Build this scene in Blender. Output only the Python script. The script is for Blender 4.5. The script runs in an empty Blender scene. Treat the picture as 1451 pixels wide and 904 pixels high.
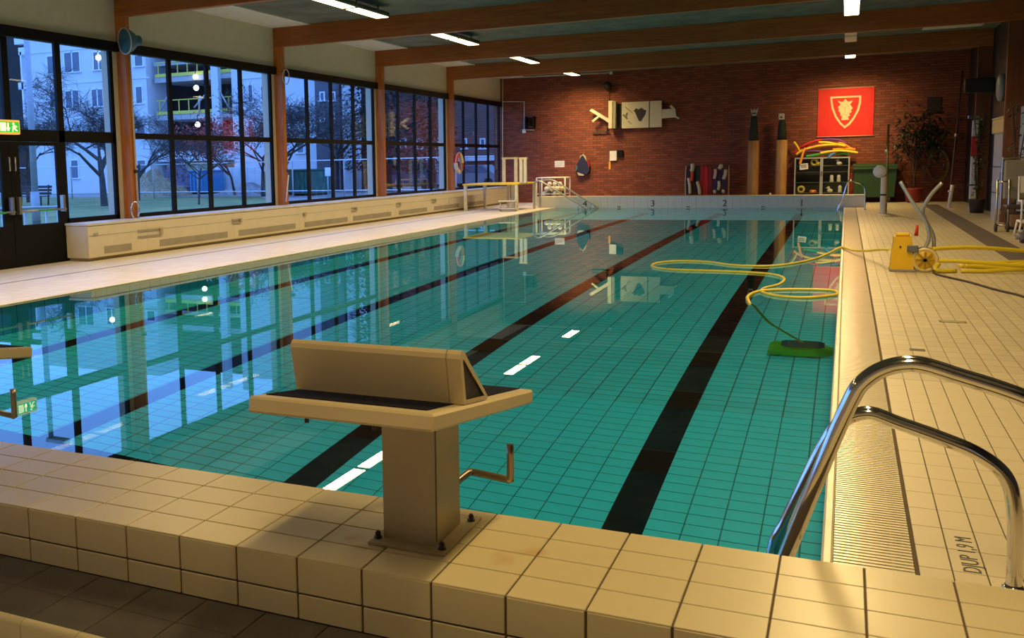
import bpy, bmesh, math, random
from math import sin, cos, pi, radians, sqrt, atan2
from mathutils import Vector, Matrix
random.seed(7)
S = bpy.context.scene
C = S.collection

# ------------------------------------------------------------------ camera
F_PX, YAW, PITCH, ROLL, CX, CY = 1355.9, 0.45391, -0.11064, -0.021676, 538.1, 386.4
EYE = Vector((0.0, 0.0, 1.4))
def _cam_axes():
    f = Vector((-sin(YAW) * cos(PITCH), cos(YAW) * cos(PITCH), sin(PITCH)))
    r = Vector((cos(YAW), sin(YAW), 0))
    u = r.cross(f)
    return r * cos(ROLL) + u * sin(ROLL), u * cos(ROLL) - r * sin(ROLL), f
AX_R, AX_U, AX_F = _cam_axes()
cam_d = bpy.data.cameras.new('camera')
cam_d.sensor_width = 36.0
cam_d.sensor_fit = 'HORIZONTAL'
cam_d.lens = F_PX * 36.0 / 1451
cam_d.shift_x = (725.5 - CX) / 1451
cam_d.shift_y = (CY - 452.0) / 1451
cam_d.clip_start = 0.05
cam_d.clip_end = 400
cam = bpy.data.objects.new('camera', cam_d)
C.objects.link(cam)
m = Matrix((AX_R, AX_U, -AX_F)).transposed().to_4x4()
m.translation = EYE
cam.matrix_world = m
S.camera = cam
def ray(x, y): return AX_R * ((x - CX) / F_PX) - AX_U * ((y - CY) / F_PX) + AX_F
def on_z(x, y, z=0.0):
    d = ray(x, y); return EYE + d * ((z - EYE.z) / d.z)
def on_y(x, y, Y):
    d = ray(x, y); return EYE + d * (Y / d.y)
def on_x(x, y, X):
    d = ray(x, y); return EYE + d * (X / d.x)

# ------------------------------------------------------------------ world, exposure
SKY = (0.17, 0.385, 1.0)
SKY_STRENGTH = 3.3
w = bpy.data.worlds.new('dusk_sky')
S.world = w
w.use_nodes = True
w.node_tree.nodes['Background'].inputs[0].default_value = (*SKY, 1)
w.node_tree.nodes['Background'].inputs[1].default_value = SKY_STRENGTH
S.view_settings.view_transform = 'Standard'
S.view_settings.look = 'None'
S.view_settings.gamma = 1.0
S.view_settings.use_curve_mapping = False
S.view_settings.exposure = 0.0
S.cycles.max_bounces = 10
S.cycles.diffuse_bounces = 4
S.cycles.glossy_bounces = 5
S.cycles.transmission_bounces = 8
S.cycles.transparent_max_bounces = 12
S.cycles.sample_clamp_indirect = 6.0
S.cycles.use_denoising = True
S.cycles.blur_glossy = 0.2
LAMP_COL = (1.0, 0.70, 0.29)
LAMP_W = 86.0
LAMP_SIDE_FALLOFF = 1.5   # the reflectors narrow the beam across the tube

# ------------------------------------------------------------------ materials
MATS = {}
def nodes_of(name):
    mt = bpy.data.materials.new(name)
    mt.use_nodes = True
    nt = mt.node_tree
    nt.nodes.clear()
    out = nt.nodes.new('ShaderNodeOutputMaterial')
    return mt, nt, out
def N(nt, kind, **kw):
    n = nt.nodes.new('ShaderNode' + kind)
    for k, v in kw.items(): setattr(n, k, v)
    return n
def mat(name, col, rough=0.5, metal=0.0, var=0.08, scale=6.0, bump=0.0, bscale=40.0, spec=0.5, coat=0.0, emit=None, es=0.0):
    """plain procedural surface: colour varied by noise, optional fine relief"""
    if name in MATS: return MATS[name]
    mt, nt, out = nodes_of(name)
    b = N(nt, 'BsdfPrincipled')
    tc = N(nt, 'TexCoord')
    nz = N(nt, 'TexNoise'); nz.inputs['Scale'].default_value = scale; nz.inputs['Detail'].default_value = 3
    nt.links.new(tc.outputs['Object'], nz.inputs['Vector'])
    rp = N(nt, 'ValToRGB')
    lo = [max(0, c * (1 - var)) for c in col]; hi = [min(1, c * (1 + var)) for c in col]
    rp.color_ramp.elements[0].color = (*lo, 1); rp.color_ramp.elements[1].color = (*hi, 1)
    rp.color_ramp.elements[0].position = 0.3; rp.color_ramp.elements[1].position = 0.7
    nt.links.new(nz.outputs['Fac'], rp.inputs[0])
    nt.links.new(rp.outputs[0], b.inputs['Base Color'])
    b.inputs['Roughness'].default_value = rough
    b.inputs['Metallic'].default_value = metal
    b.inputs['Specular IOR Level'].default_value = spec
    b.inputs['Coat Weight'].default_value = coat
    if emit:
        b.inputs['Emission Color'].default_value = (*emit, 1); b.inputs['Emission Strength'].default_value = es
    if bump:
        n2 = N(nt, 'TexNoise'); n2.inputs['Scale'].default_value = bscale
        nt.links.new(tc.outputs['Object'], n2.inputs['Vector'])
        bp = N(nt, 'Bump'); bp.inputs['Strength'].default_value = bump; bp.inputs['Distance'].default_value = 0.01
        nt.links.new(n2.outputs['Fac'], bp.inputs['Height']); nt.links.new(bp.outputs[0], b.inputs['Normal'])
    nt.links.new(b.outputs[0], out.inputs[0])
    MATS[name] = mt
    return mt
def add_stains(mt, spots, col):
    """rust stains at fixed places: (x, y, radius) in world metres"""
    nt = mt.node_tree
    b = [n for n in nt.nodes if n.type == 'BSDF_PRINCIPLED'][0]
    src = b.inputs['Base Color'].links[0].from_socket
    g = N(nt, 'NewGeometry'); nz = N(nt, 'TexNoise'); nz.inputs['Scale'].default_value = 14
    nt.links.new(g.outputs['Position'], nz.inputs['Vector'])
    for x, y, r in spots:
        d = N(nt, 'VectorMath', operation='DISTANCE'); nt.links.new(g.outputs['Position'], d.inputs[0]); d.inputs[1].default_value = (x, y, .341)
        a1 = N(nt, 'Math', operation='MULTIPLY_ADD'); nt.links.new(nz.outputs['Fac'], a1.inputs[0]); a1.inputs[1].default_value = r * 1.6; nt.links.new(d.outputs['Value'], a1.inputs[2])
        mr = N(nt, 'MapRange'); nt.links.new(a1.outputs[0], mr.inputs[0])
        mr.inputs[1].default_value = r * .9; mr.inputs[2].default_value = r * 1.8; mr.inputs[3].default_value = .55; mr.inputs[4].default_value = 0
        mx = N(nt, 'Mix', data_type='RGBA'); nt.links.new(mr.outputs[0], mx.inputs[0]); nt.links.new(src, mx.inputs[6]); mx.inputs[7].default_value = (*col, 1)
        src = mx.outputs[2]
    nt.links.new(src, b.inputs['Base Color'])
def tile_grid_mat(name, col, grout, w, h, ox=0.0, oy=0.0, gap=0.004, rough=0.35, axes='XY', var=0.06, offset=0.0, bump=0.4, var2=None):
    """far tiles or bricks: a grid of joints in world metres on a plane (axes) with per-tile tint"""
    mt, nt, out = nodes_of(name)
    b = N(nt, 'BsdfPrincipled'); b.inputs['Roughness'].default_value = rough
    g = N(nt, 'NewGeometry')
    sp = N(nt, 'SeparateXYZ'); nt.links.new(g.outputs['Position'], sp.inputs[0])
    cb = N(nt, 'CombineXYZ')
    for i, a in enumerate(axes):
        ad = N(nt, 'Math', operation='SUBTRACT'); nt.links.new(sp.outputs[a], ad.inputs[0]); ad.inputs[1].default_value = (ox, oy)[i]
        nt.links.new(ad.outputs[0], cb.inputs[i])
    br = N(nt, 'TexBrick'); br.offset = offset; br.squash = 1.0
    nt.links.new(cb.outputs[0], br.inputs['Vector'])
    br.inputs['Scale'].default_value = 1.0
    br.inputs['Brick Width'].default_value = w; br.inputs['Row Height'].default_value = h
    br.inputs['Mortar Size'].default_value = gap; br.inputs['Mortar Smooth'].default_value = 0.1
    br.inputs['Color1'].default_value = (*[c * (1 - var) for c in col], 1)
    br.inputs['Color2'].default_value = (*([c * (1 + var) for c in col] if var2 is None else var2), 1)
    br.inputs['Mortar'].default_value = (*grout, 1)
    nz = N(nt, 'TexNoise'); nz.inputs['Scale'].default_value = 1.3; nz.inputs['Detail'].default_value = 4
    nt.links.new(g.outputs['Position'], nz.inputs['Vector'])
    mx = N(nt, 'MixRGB', blend_type='MULTIPLY'); mx.inputs[0].default_value = 0.35
    nt.links.new(br.outputs['Color'], mx.inputs[1]); nt.links.new(nz.outputs['Fac'], mx.inputs[2])
    mg = N(nt, 'Mix', data_type='RGBA')
    mg.inputs[0].default_value = 0.5
    nt.links.new(br.outputs['Color'], mg.inputs[6]); nt.links.new(mx.outputs[0], mg.inputs[7])
    nt.links.new(mg.outputs[2], b.inputs['Base Color'])
    if bump:
        bp = N(nt, 'Bump'); bp.inputs['Strength'].default_value = bump; bp.inputs['Distance'].default_value = 0.004; bp.invert = True
        nt.links.new(br.outputs['Fac'], bp.inputs['Height']); nt.links.new(bp.outputs[0], b.inputs['Normal'])
    nt.links.new(b.outputs[0], out.inputs[0])
    MATS[name] = mt
    return mt
def wood_mat(name, c1, c2, axis='X', rough=0.45, sc=1.0):
    mt, nt, out = nodes_of(name)
    b = N(nt, 'BsdfPrincipled'); b.inputs['Roughness'].default_value = rough
    tc = N(nt, 'TexCoord'); mp = N(nt, 'Mapping')
    s = {'X': (0.6, 9, 9), 'Y': (9, 0.6, 9), 'Z': (9, 9, 0.6)}[axis]
    mp.inputs['Scale'].default_value = [v * sc for v in s]
    nt.links.new(tc.outputs['Object'], mp.inputs[0])
    nz = N(nt, 'TexNoise'); nz.inputs['Scale'].default_value = 2.2; nz.inputs['Detail'].default_value = 6; nz.inputs['Distortion'].default_value = 0.6
    nt.links.new(mp.outputs[0], nz.inputs[0])
    rp = N(nt, 'ValToRGB'); rp.color_ramp.elements[0].color = (*c1, 1); rp.color_ramp.elements[1].color = (*c2, 1)
    rp.color_ramp.elements[0].position = 0.3; rp.color_ramp.elements[1].position = 0.72
    nt.links.new(nz.outputs['Fac'], rp.inputs[0]); nt.links.new(rp.outputs[0], b.inputs['Base Color'])
    nt.links.new(b.outputs[0], out.inputs[0])
    MATS[name] = mt
    return mt
def water_mat():
    mt, nt, out = nodes_of('pool_water')
    g = N(nt, 'BsdfGlass'); g.inputs['IOR'].default_value = 1.333; g.inputs['Roughness'].default_value = 0.0
    g.inputs['Color'].default_value = (0.86, 1.0, 0.99, 1)
    nt.links.new(g.outputs[0], out.inputs[0])
    return mt
def glass_mat(name='window_glass', tint=(0.93, 0.96, 1.0), refl=1.0):
    mt, nt, out = nodes_of(name)
    t = N(nt, 'BsdfTransparent'); t.inputs[0].default_value = (*tint, 1)
    g = N(nt, 'BsdfGlossy'); g.inputs['Roughness'].default_value = 0.0
    lw = N(nt, 'LayerWeight')
    pw = N(nt, 'Math', operation='POWER'); pw.inputs[1].default_value = 4.0
    nt.links.new(lw.outputs['Facing'], pw.inputs[0])
    ml = N(nt, 'Math', operation='MULTIPLY_ADD'); ml.inputs[1].default_value = 0.6 * refl; ml.inputs[2].default_value = 0.035 * refl; ml.use_clamp = True
    nt.links.new(pw.outputs[0], ml.inputs[0])
    mx = N(nt, 'MixShader')
    nt.links.new(ml.outputs[0], mx.inputs[0]); nt.links.new(t.outputs[0], mx.inputs[1]); nt.links.new(g.outputs[0], mx.inputs[2])
    nt.links.new(mx.outputs[0], out.inputs[0])
    MATS[name] = mt
    return mt

# ------------------------------------------------------------------ mesh tools
class MB:
    def __init__(s): s.v = []; s.f = []; s.sm = []
    def add(s, vs, fs, smooth=False):
        o = len(s.v); s.v += [tuple(v) for v in vs]
        for f in fs: s.f.append(tuple(i + o for i in f)); s.sm.append(smooth)
        return s
    def box(s, x0, x1, y0, y1, z0, z1, M=None):
        vs = [Vector(p) for p in ((x0,y0,z0),(x1,y0,z0),(x1,y1,z0),(x0,y1,z0),(x0,y0,z1),(x1,y0,z1),(x1,y1,z1),(x0,y1,z1))]
        if M is not None: vs = [M @ v for v in vs]
        return s.add(vs, [(3,2,1,0),(4,5,6,7),(0,1,5,4),(1,2,6,5),(2,3,7,6),(3,0,4,7)])
    def bbox(s, x0, x1, y0, y1, z0, z1, b=0.004, M=None):
        """box with chamfered edges"""
        xs, ys, zs = (x0, x1), (y0, y1), (z0, z1)
        vs = []; idx = {}
        for i in (0, 1):
            for j in (0, 1):
                for k in (0, 1):
                    sx, sy, sz = (1, -1)[i] * b, (1, -1)[j] * b, (1, -1)[k] * b
                    for a, d in enumerate(((0, sy, sz), (sx, 0, sz), (sx, sy, 0))):
                        idx[i, j, k, a] = len(vs)
                        vs.append(Vector((xs[i] + d[0], ys[j] + d[1], zs[k] + d[2])))
        fs = []
        I = lambda i, j, k, a: idx[i, j, k, a]
        for i in (0, 1):
            q = [I(i,0,0,0), I(i,1,0,0), I(i,1,1,0), I(i,0,1,0)]; fs.append(q if i else q[::-1])
            q = [I(0,i,0,1), I(0,i,1,1), I(1,i,1,1), I(1,i,0,1)]; fs.append(q if i else q[::-1])
            q = [I(0,0,i,2), I(1,0,i,2), I(1,1,i,2), I(0,1,i,2)]; fs.append(q if i else q[::-1])
        for i in (0, 1):
            for j in (0, 1):
                q = [I(i,j,0,0), I(i,j,1,0), I(i,j,1,1), I(i,j,0,1)]; fs.append(q if (i == j) else q[::-1])
                q = [I(i,0,j,0), I(i,1,j,0), I(i,1,j,2), I(i,0,j,2)]; fs.append(q[::-1] if (i == j) else q)
                q = [I(0,i,j,1), I(1,i,j,1), I(1,i,j,2), I(0,i,j,2)]; fs.append(q if (i == j) else q[::-1])
        for i in (0, 1):
            for j in (0, 1):
                for k in (0, 1):
                    q = [I(i,j,k,0), I(i,j,k,1), I(i,j,k,2)]
                    fs.append(q if (i + j + k) % 2 == 1 else q[::-1])
        if M is not None: vs = [M @ v for v in vs]
        return s.add(vs, fs)
    def tube(s, pts, r, n=10, closed=False, caps=True, flat=1.0):
        P = [Vector(p) for p in pts]; k = len(P)
        rr = r if isinstance(r, (list, tuple)) else [r] * k
        vs = []; prev = None
        for i in range(k):
            if closed: t = P[(i + 1) % k] - P[i - 1]
            else: t = P[min(i + 1, k - 1)] - P[max(i - 1, 0)]
            if t.length < 1e-9: t = Vector((0, 0, 1))
            t.normalize()
            if prev is None:
                a = Vector((0, 0, 1)) if abs(t.z) < 0.9 else Vector((1, 0, 0))
                u = t.cross(a).normalized()
            else:
                u = (prev - t * prev.dot(t)).normalized()
            prev = u; q = t.cross(u)
            for j in range(n):
                an = 2 * pi * j / n
                vs.append(P[i] + (u * cos(an) + q * (sin(an) * flat)) * rr[i])
        fs = []
        for i in range(k if closed else k - 1):
            a, b2 = i * n, ((i + 1) % k) * n
            for j in range(n): fs.append((a + j, a + (j + 1) % n, b2 + (j + 1) % n, b2 + j))
        s.add(vs, fs, True)
        if caps and not closed:
            o = len(s.v) - len(vs)
            s.f.append(tuple(o + j for j in range(n))[::-1]); s.sm.append(False)
            s.f.append(tuple(o + (k - 1) * n + j for j in range(n))); s.sm.append(False)
        return s
    def lathe(s, prof, n=20, M=None, smooth=True):
        vs = []; k = len(prof)
        for r, z in prof:
            for j in range(n): vs.append(Vector((r * cos(2*pi*j/n), r * sin(2*pi*j/n), z)))
        fs = []
        for i in range(k - 1):
            for j in range(n): fs.append((i*n + j, i*n + (j+1) % n, (i+1)*n + (j+1) % n, (i+1)*n + j))
        fs.append(tuple(range(n))[::-1]); fs.append(tuple((k-1)*n + j for j in range(n)))
        if M is not None: vs = [M @ v for v in vs]
        return s.add(vs, fs, smooth)
    def prism(s, poly, d0, d1, axis='y', M=None):
        """poly in the plane across axis, extruded from d0 to d1"""
        def pt(a, b, d): return {'x': (d, a, b), 'y': (a, d, b), 'z': (a, b, d)}[axis]
        k = len(poly)
        vs = [Vector(pt(a, b, d0)) for a, b in poly] + [Vector(pt(a, b, d1)) for a, b in poly]
        fs = [tuple(range(k)), tuple(range(k, 2 * k))[::-1]] + [(i, i + k, (i + 1) % k + k, (i + 1) % k) for i in range(k)]
        if M is not None: vs = [M @ v for v in vs]
        return s.add(vs, fs)
    def ball(s, c, r, n=12, sc=(1, 1, 1)):
        m2 = max(4, n // 2 + 1)
        prof = [(max(1e-4, r * sin(pi * i / m2)), -r * cos(pi * i / m2)) for i in range(m2 + 1)]
        M = Matrix.Translation(c) @ Matrix.Diagonal((*sc, 1))
        return s.lathe(prof, n, M)
    def build(s, name, material, parent=None, fix=True):
        me = bpy.data.meshes.new(name)
        me.from_pydata(s.v, [], s.f); me.update()
        if any(s.sm):
            me.polygons.foreach_set('use_smooth', s.sm)
        if fix:
            bm = bmesh.new(); bm.from_mesh(me); bmesh.ops.recalc_face_normals(bm, faces=bm.faces); bm.to_mesh(me); bm.free()
        me.materials.append(material)
        o = bpy.data.objects.new(name, me); C.objects.link(o)
        if parent is not None: o.parent = parent
        return o
def inst(o, name, loc=(0, 0, 0), parent=None, rot=None, scale=None):
    c = bpy.data.objects.new(name, o.data); C.objects.link(c)
    c.location = loc
    if rot: c.rotation_euler = rot
    if scale: c.scale = scale
    if parent is not None: c.parent = parent
    return c
def tag(o, label, cat=None, group=None, kind=None):
    o['label'] = label
    if cat: o['category'] = cat
    if group: o['group'] = group
    if kind: o['kind'] = kind
    return o
def thing(name, loc, label, cat, group=None, rot=None):
    o = bpy.data.objects.new(name, None); C.objects.link(o)
    o.empty_display_size = 0.1
    o.location = loc
    if rot: o.rotation_euler = rot
    return tag(o, label, cat, group)
def struct(o, label=None):
    o['kind'] = 'structure'
    if label: o['label'] = label
    return o
def copy_tree(o, parent=None):
    c = o.copy(); C.objects.link(c); c.parent = parent
    for ch in list(o.children): copy_tree(ch, c)
    return c
def smooth_path(pts, n=6, closed=False):
    """Catmull-Rom through the points"""
    P = [Vector(p) for p in pts]; k = len(P); out = []
    for i in range(k if closed else k - 1):
        g = (lambda q: P[q % k]) if closed else (lambda q: P[min(max(q, 0), k - 1)])
        p0, p1, p2, p3 = g(i - 1), g(i), g(i + 1), g(i + 2)
        for j in range(n):
            t = j / n
            out.append(0.5 * ((2 * p1) + (p2 - p0) * t + (2*p0 - 5*p1 + 4*p2 - p3) * t*t + (3*p1 - p0 - 3*p2 + p3) * t**3))
    if not closed: out.append(P[-1])
    return out
def text_mesh(name, body, size, material, M, parent=None, extrude=0.001, align='CENTER'):
    cu = bpy.data.curves.new(name, 'FONT'); cu.body = body; cu.size = size; cu.extrude = extrude
    cu.align_x = align; cu.align_y = 'CENTER'; cu.resolution_u = 3
    to = bpy.data.objects.new(name, cu); C.objects.link(to)
    me = bpy.data.meshes.new_from_object(to.evaluated_get(bpy.context.evaluated_depsgraph_get()))
    bpy.data.objects.remove(to); bpy.data.curves.remove(cu)
    me.transform(M); me.materials.clear(); me.materials.append(material)
    o = bpy.data.objects.new(name, me); C.objects.link(o)
    if parent is not None: o.parent = parent
    return o

# ------------------------------------------------------------------ shared measures (metres, water and deck at z = 0)
XPL, XPR, YPN, YPF, DEPTH = -8.2, -0.04, 2.682, 29.35, 1.9
XW, YB, XR, ZC = -11.2, 33.1, 3.15, 4.42
COLS = [12.95 + 5 * k for k in range(-3, 4)]
cream = mat('cream_tile', (0.63, 0.54, 0.31), 0.32, var=0.05, scale=2.5)
cream_face = mat('cream_face_tile', (0.63, 0.54, 0.31), 0.32, var=0.06, scale=2.0)
add_stains(cream, ((-1.245, 2.335, .035), (-1.20, 2.285, .03), (-.80, 2.36, .05), (-.74, 2.44, .05)), (0.45, 0.24, 0.05))
grout = mat('brown_grout', (0.10, 0.07, 0.04), 0.9)
deck_tile = mat('deck_tile', (0.58, 0.505, 0.34), 0.4, var=0.05, scale=1.5)
deck_far = tile_grid_mat('deck_tile_far', (0.58, 0.505, 0.34), (0.33, 0.26, 0.15), 0.1012, 0.2075, 0.2597, 3.6254, gap=0.0045, rough=0.4)
deck_left_m = tile_grid_mat('deck_tile_left', (0.80, 0.74, 0.64), (0.60, 0.54, 0.45), 0.1012, 0.2075, -8.2, 3.6254, gap=0.004, rough=0.45)
teal = mat('pool_tile', (0.022, 0.68, 0.90), 0.4, var=0.05, scale=1.5)
teal_far = tile_grid_mat('pool_tile_far', (0.022, 0.68, 0.90), (0.008, 0.16, 0.24), 0.2066, 0.131, -0.171, 5.462, gap=0.006, rough=0.4, bump=0.0)
teal_wall = tile_grid_mat('pool_wall_tile', (0.03, 0.60, 0.82), (0.01, 0.18, 0.26), 0.2066, 0.131, 0, 0, gap=0.006, rough=0.4, axes='YZ', bump=0.0)
teal_wall_x = tile_grid_mat('pool_end_wall_tile', (0.03, 0.60, 0.82), (0.01, 0.18, 0.26), 0.2066, 0.131, 0, 0, gap=0.006, rough=0.4, axes='XZ', bump=0.0)
black_tile = mat('black_lane_tile', (0.004, 0.004, 0.008), 0.6, spec=0.08)
brick = tile_grid_mat('red_brick', (0.24, 0.055, 0.026), (0.10, 0.042, 0.026), 0.25, 0.077, 0, 0, gap=0.008, rough=0.8, axes='XZ', var=0.25, offset=0.5, bump=0.8, var2=(0.31, 0.078, 0.034))
plaster = mat('cream_plaster', (0.62, 0.57, 0.44), 0.8, var=0.03)
white_soffit = mat('white_soffit', (0.66, 0.65, 0.60), 0.8, var=0.06)
ceil_m = mat('grey_woodwool', (0.14, 0.145, 0.125), 0.9, var=0.3, scale=1.6, bump=0.4)
black_frame = mat('black_frame_paint', (0.004, 0.004, 0.0045), 0.5, spec=0.2)
glulam_x = wood_mat('glulam_beam_wood', (0.27, 0.075, 0.014), (0.41, 0.13, 0.026), 'X')
glulam_z = wood_mat('glulam_post_wood', (0.37, 0.105, 0.015), (0.54, 0.18, 0.026), 'Z')
glulam_shaded = wood_mat('shaded_post_wood', (0.13, 0.038, 0.010), (0.20, 0.062, 0.018), 'Z')  # post wood darkened: shade of the dim right side put into the colour
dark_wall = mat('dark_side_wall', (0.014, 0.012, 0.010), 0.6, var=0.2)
chrome = mat('chrome', (0.78, 0.76, 0.72), 0.10, 1.0, var=0.02)
steel = mat('brushed_steel', (0.6, 0.58, 0.54), 0.28, 1.0, var=0.03)
white_paint = mat('white_paint', (0.78, 0.76, 0.70), 0.45)
glass = glass_mat()

# ------------------------------------------------------------------ pool basin and water
o = MB().box(XPL - .2, XPR + .2, YPN - .2, YPF + .2, -DEPTH - .2, -DEPTH).build('pool_floor', teal_far)
struct(o, 'turquoise tiled floor of the swimming pool'); pool_floor = o
pf_t = MB().bbox(-.1003, .1003, -.0625, .0625, -.001, .004, .002).build('tile', teal, pool_floor)
first = True
for i in range(17):
    for j in range(18):
        x = -0.171 - 0.2066 * i - 0.1033; y = 5.20 + 0.131 * j + 0.0655
        if any(abs(x - l) < .19 for l in (-1.11, -3.155)): continue
        if first: pf_t.location = (x, y, -DEPTH); first = False
        else: inst(pf_t, 'tile', (x, y, -DEPTH), pool_floor)
struct(MB().box(XPR, XPR + .2, YPN - .2, YPF + .2, -DEPTH, -0.205).build('pool_wall_right', teal_wall), 'right side wall of the pool under water')
struct(MB().box(XPL - .2, XPL, YPN - .2, YPF + .2, -DEPTH, -0.09).build('pool_wall_left', teal_wall), 'left side wall of the pool under water')
struct(MB().box(XPL, XPR, YPF, YPF + .2, -DEPTH, -0.01).build('pool_wall_far', teal_wall_x), 'far end wall of the pool under water')
struct(MB().box(XPL, XPR, YPN - .2, YPN, -DEPTH, -0.01).build('pool_wall_near', teal_wall_x), 'near end wall of the pool under water')
LANES = [-1.11, -3.155, -5.20, -7.24]
for n_, x in enumerate(LANES):
    b = MB().box(x - .115, x + .115, 4.83, YPF - .9, -DEPTH, -DEPTH + .006)
    b.box(x - .45, x + .45, YPF - .9, YPF - .67, -DEPTH, -DEPTH + .006)
    b.box(x - .115, x + .115, YPF - .012, YPF, -1.2, -.06)
    o = b.build('lane_marking', black_tile, pool_floor)
MB().box(XPL, XPR, 4.83, 5.085, -DEPTH, -DEPTH + .005).build('cross_marking', black_tile, pool_floor)
mw = MB(); mw.add([(XPL, YPN, -.012), (XPR, YPN, -.012), (XPR, YPF, -.012), (XPL, YPF, -.012)], [(0, 1, 2, 3)])
water = mw.build('pool_water', water_mat(), None, fix=False)
water.data.polygons.foreach_set('use_smooth', [True])
tag(water, 'calm clear turquoise water filling the swimming pool', 'water', kind='stuff')

# ------------------------------------------------------------------ floors
fl = struct(MB().box(.262, XR + .1, YPN - .6, 6.738, -.2, -.006).box(.262, XR + .1, 6.738, YB, -.2, -.0065).build('floor_right', grout), 'cream tiled pool deck beside the overflow grate')
MB().box(.262, XR, 6.738, YB, -.0065, 0).build('deck_surface', deck_far, fl)
dt = MB().bbox(.002, .0992, .002, .2055, -.006, 0, .0012).build('tile', deck_tile, fl)
first = True; near_x = {}
for j in range(-5, 16):
    for i in range(0, 13):
        x = .2597 + .1012 * i; y = 3.6254 + .2075 * j
        if y + .2 > 6.88 or x > 1.1: continue
        if first: dt.location = (x, y, 0); first = False
        else: inst(dt, 'tile', (x, y, 0), fl)
MB().box(1.1705, XR, YPN - .6, 6.738, -.0065, 0).build('deck_surface', deck_far, fl)
dark_strip = mat('dark_drain_channel', (0.10, 0.075, 0.065), 0.6)
MB().box(1.95, 2.33, 6.0, 31.0, 0, .0025).build('drain_channel', dark_strip, fl)
fl2 = struct(MB().box(XW - .2, XPL, YPN - .6, YB, -.2, 0).build('floor_left', deck_left_m), 'pale tiled pool deck under the windows')
MB().box(-9.78, -9.735, 2.7, 31.5, 0, .002).build('drain_slot', mat('slot_grey', (0.22, 0.20, 0.22), 0.7), fl2)
MB().bbox(XPL - .02, XPL + .03, YPN, YPF, -.09, .003, .008).build('pool_nosing', mat('pale_nosing', (0.70, 0.64, 0.52), 0.4), fl2)
struct(MB().box(XPL - .6, .262, YPF + .55, YB, -.2, 0).build('floor_back', deck_far), 'tiled floor behind the far end of the pool')

# overflow gutter along the right edge: nosing and grate of cross slats
gut = thing('overflow_grate', (0, 0, 0), 'cream slatted overflow grate along the right edge of the pool', 'grate')
grate_m = mat('cream_grate_plastic', (0.72, 0.65, 0.46), 0.22, var=0.04)
MB().bbox(XPR - .002, -.004, YPN, YPF, -.203, -.001, .008).build('nosing', mat('cream_nosing', (0.66, 0.6, 0.46), 0.3), gut)
b = MB(); y = YPN + .004
while y < YPF - .02:
    b.box(-.002, .247, y, y + .017, -.02, -.002); y += .0285
for x in (.004, .065, .125, .185, .243): b.box(x - .004, x + .004, YPN, YPF, -.024, -.006)
sl = b.build('slats', grate_m, gut, fix=False); sl['kind'] = 'stuff'
MB().box(-.002, .262, YPN, YPF, -.2, -.06).build('channel', mat('gutter_tan', (0.30, 0.26, 0.18), 0.7), gut)  # one even dull tan for the channel under the slats
MB().box(.249, .262, YPN, YPF, -.06, -.010).build('edge_joint', grout, gut)

# ------------------------------------------------------------------ near end wall with coping tiles
ZN = 0.341; YF0 = 2.157
nw = struct(MB().box(-8.6, 2.2, YF0 + .006, YPN - .002, -.3, ZN - .005).build('wall_pool_near', grout), 'low tiled wall carrying the starting blocks')
TX0 = -0.927; TW = 0.1995
tt = MB().bbox(.0024, TW - .0024, .0022, .1290, -.006, 0, .0015)
tt = tt.build('tile', cream, nw); first = True
ZR = [(.2405, ZN - .005), (.165, .2345)]
tf = [MB().bbox(.0034, TW - .0034, 0, .010, a, b2, .0015).build('tile', cream_face, nw) for a, b2 in ZR]
for f in tf: f.location = (TX0, YF0, 0)
i0, i1 = -13, 10
for i in range(i0, i1):
    x = TX0 + TW * i
    for j in range(4):
        y = YF0 + .1312 * j
        if first: tt.location = (x, y, ZN); first = False
        else: inst(tt, 'tile', (x, y, ZN), nw)
    if i != 0:
        for f in tf: inst(f, 'tile', (x, YF0, 0), nw)
b = MB()
for i in list(range(-38, i0)) + list(range(i1, 16)):
    x = TX0 + TW * i
    for j in range(4): b.box(x + .002, x + TW - .002, YF0 + .1312 * j + .002, YF0 + .1312 * j + .129, ZN - .006, ZN)
    for a, b2 in ZR: b.box(x + .002, x + TW - .002, YF0, YF0 + .01, a, b2)
o = b.build('coping_run', cream, nw); o['kind'] = 'stuff'
# grey step in front of it and the cream edged riser below
ST = .163
gt = mat('grey_step_tile', (0.085, 0.072, 0.055), 0.55, var=0.25, scale=7)
stp = struct(MB().box(-8.6, 2.2, 1.84, YF0 + .006, -.2, ST - .004).build('floor_step', mat('grey_grout', (0.05, 0.042, 0.032), 0.9)), 'grey tiled step along the foot of the starting wall')
g0 = MB().bbox(.002, .1975, .001, .150, -.005, 0, .001).build('tile', gt, stp); first = True
for i in range(-14, 3):
    for j in range(2):
        p = (-1.83 + .2 * i + .2, 1.856 + .151 * j, ST)
        if first: g0.location = p; first = False
        else: inst(g0, 'tile', p, stp)
e0 = MB(); 
prof = [(1.832, 0), (1.832, .140)] + [(1.848 - .016 * cos(a), ST - .012 + .014 * sin(a)) for a in (0.2, .6, 1.0, 1.4)] + [(1.857, ST + .002), (1.857, 0)]
e0.prism(prof, .0015, .1985, 'x'); e0 = e0.build('tile', cream, stp); first = True
for i in range(-14, 3):
    p = (-1.63 + .2 * i, 0, 0)
    if first: e0.location = p; first = False
    else: inst(e0, 'tile', p, stp)
struct(MB().box(XW - .2, XR + .1, -4.2, 1.84, -.2, -.002).build('floor_near', deck_left_m), 'tiled floor in front of the starting wall')

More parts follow.
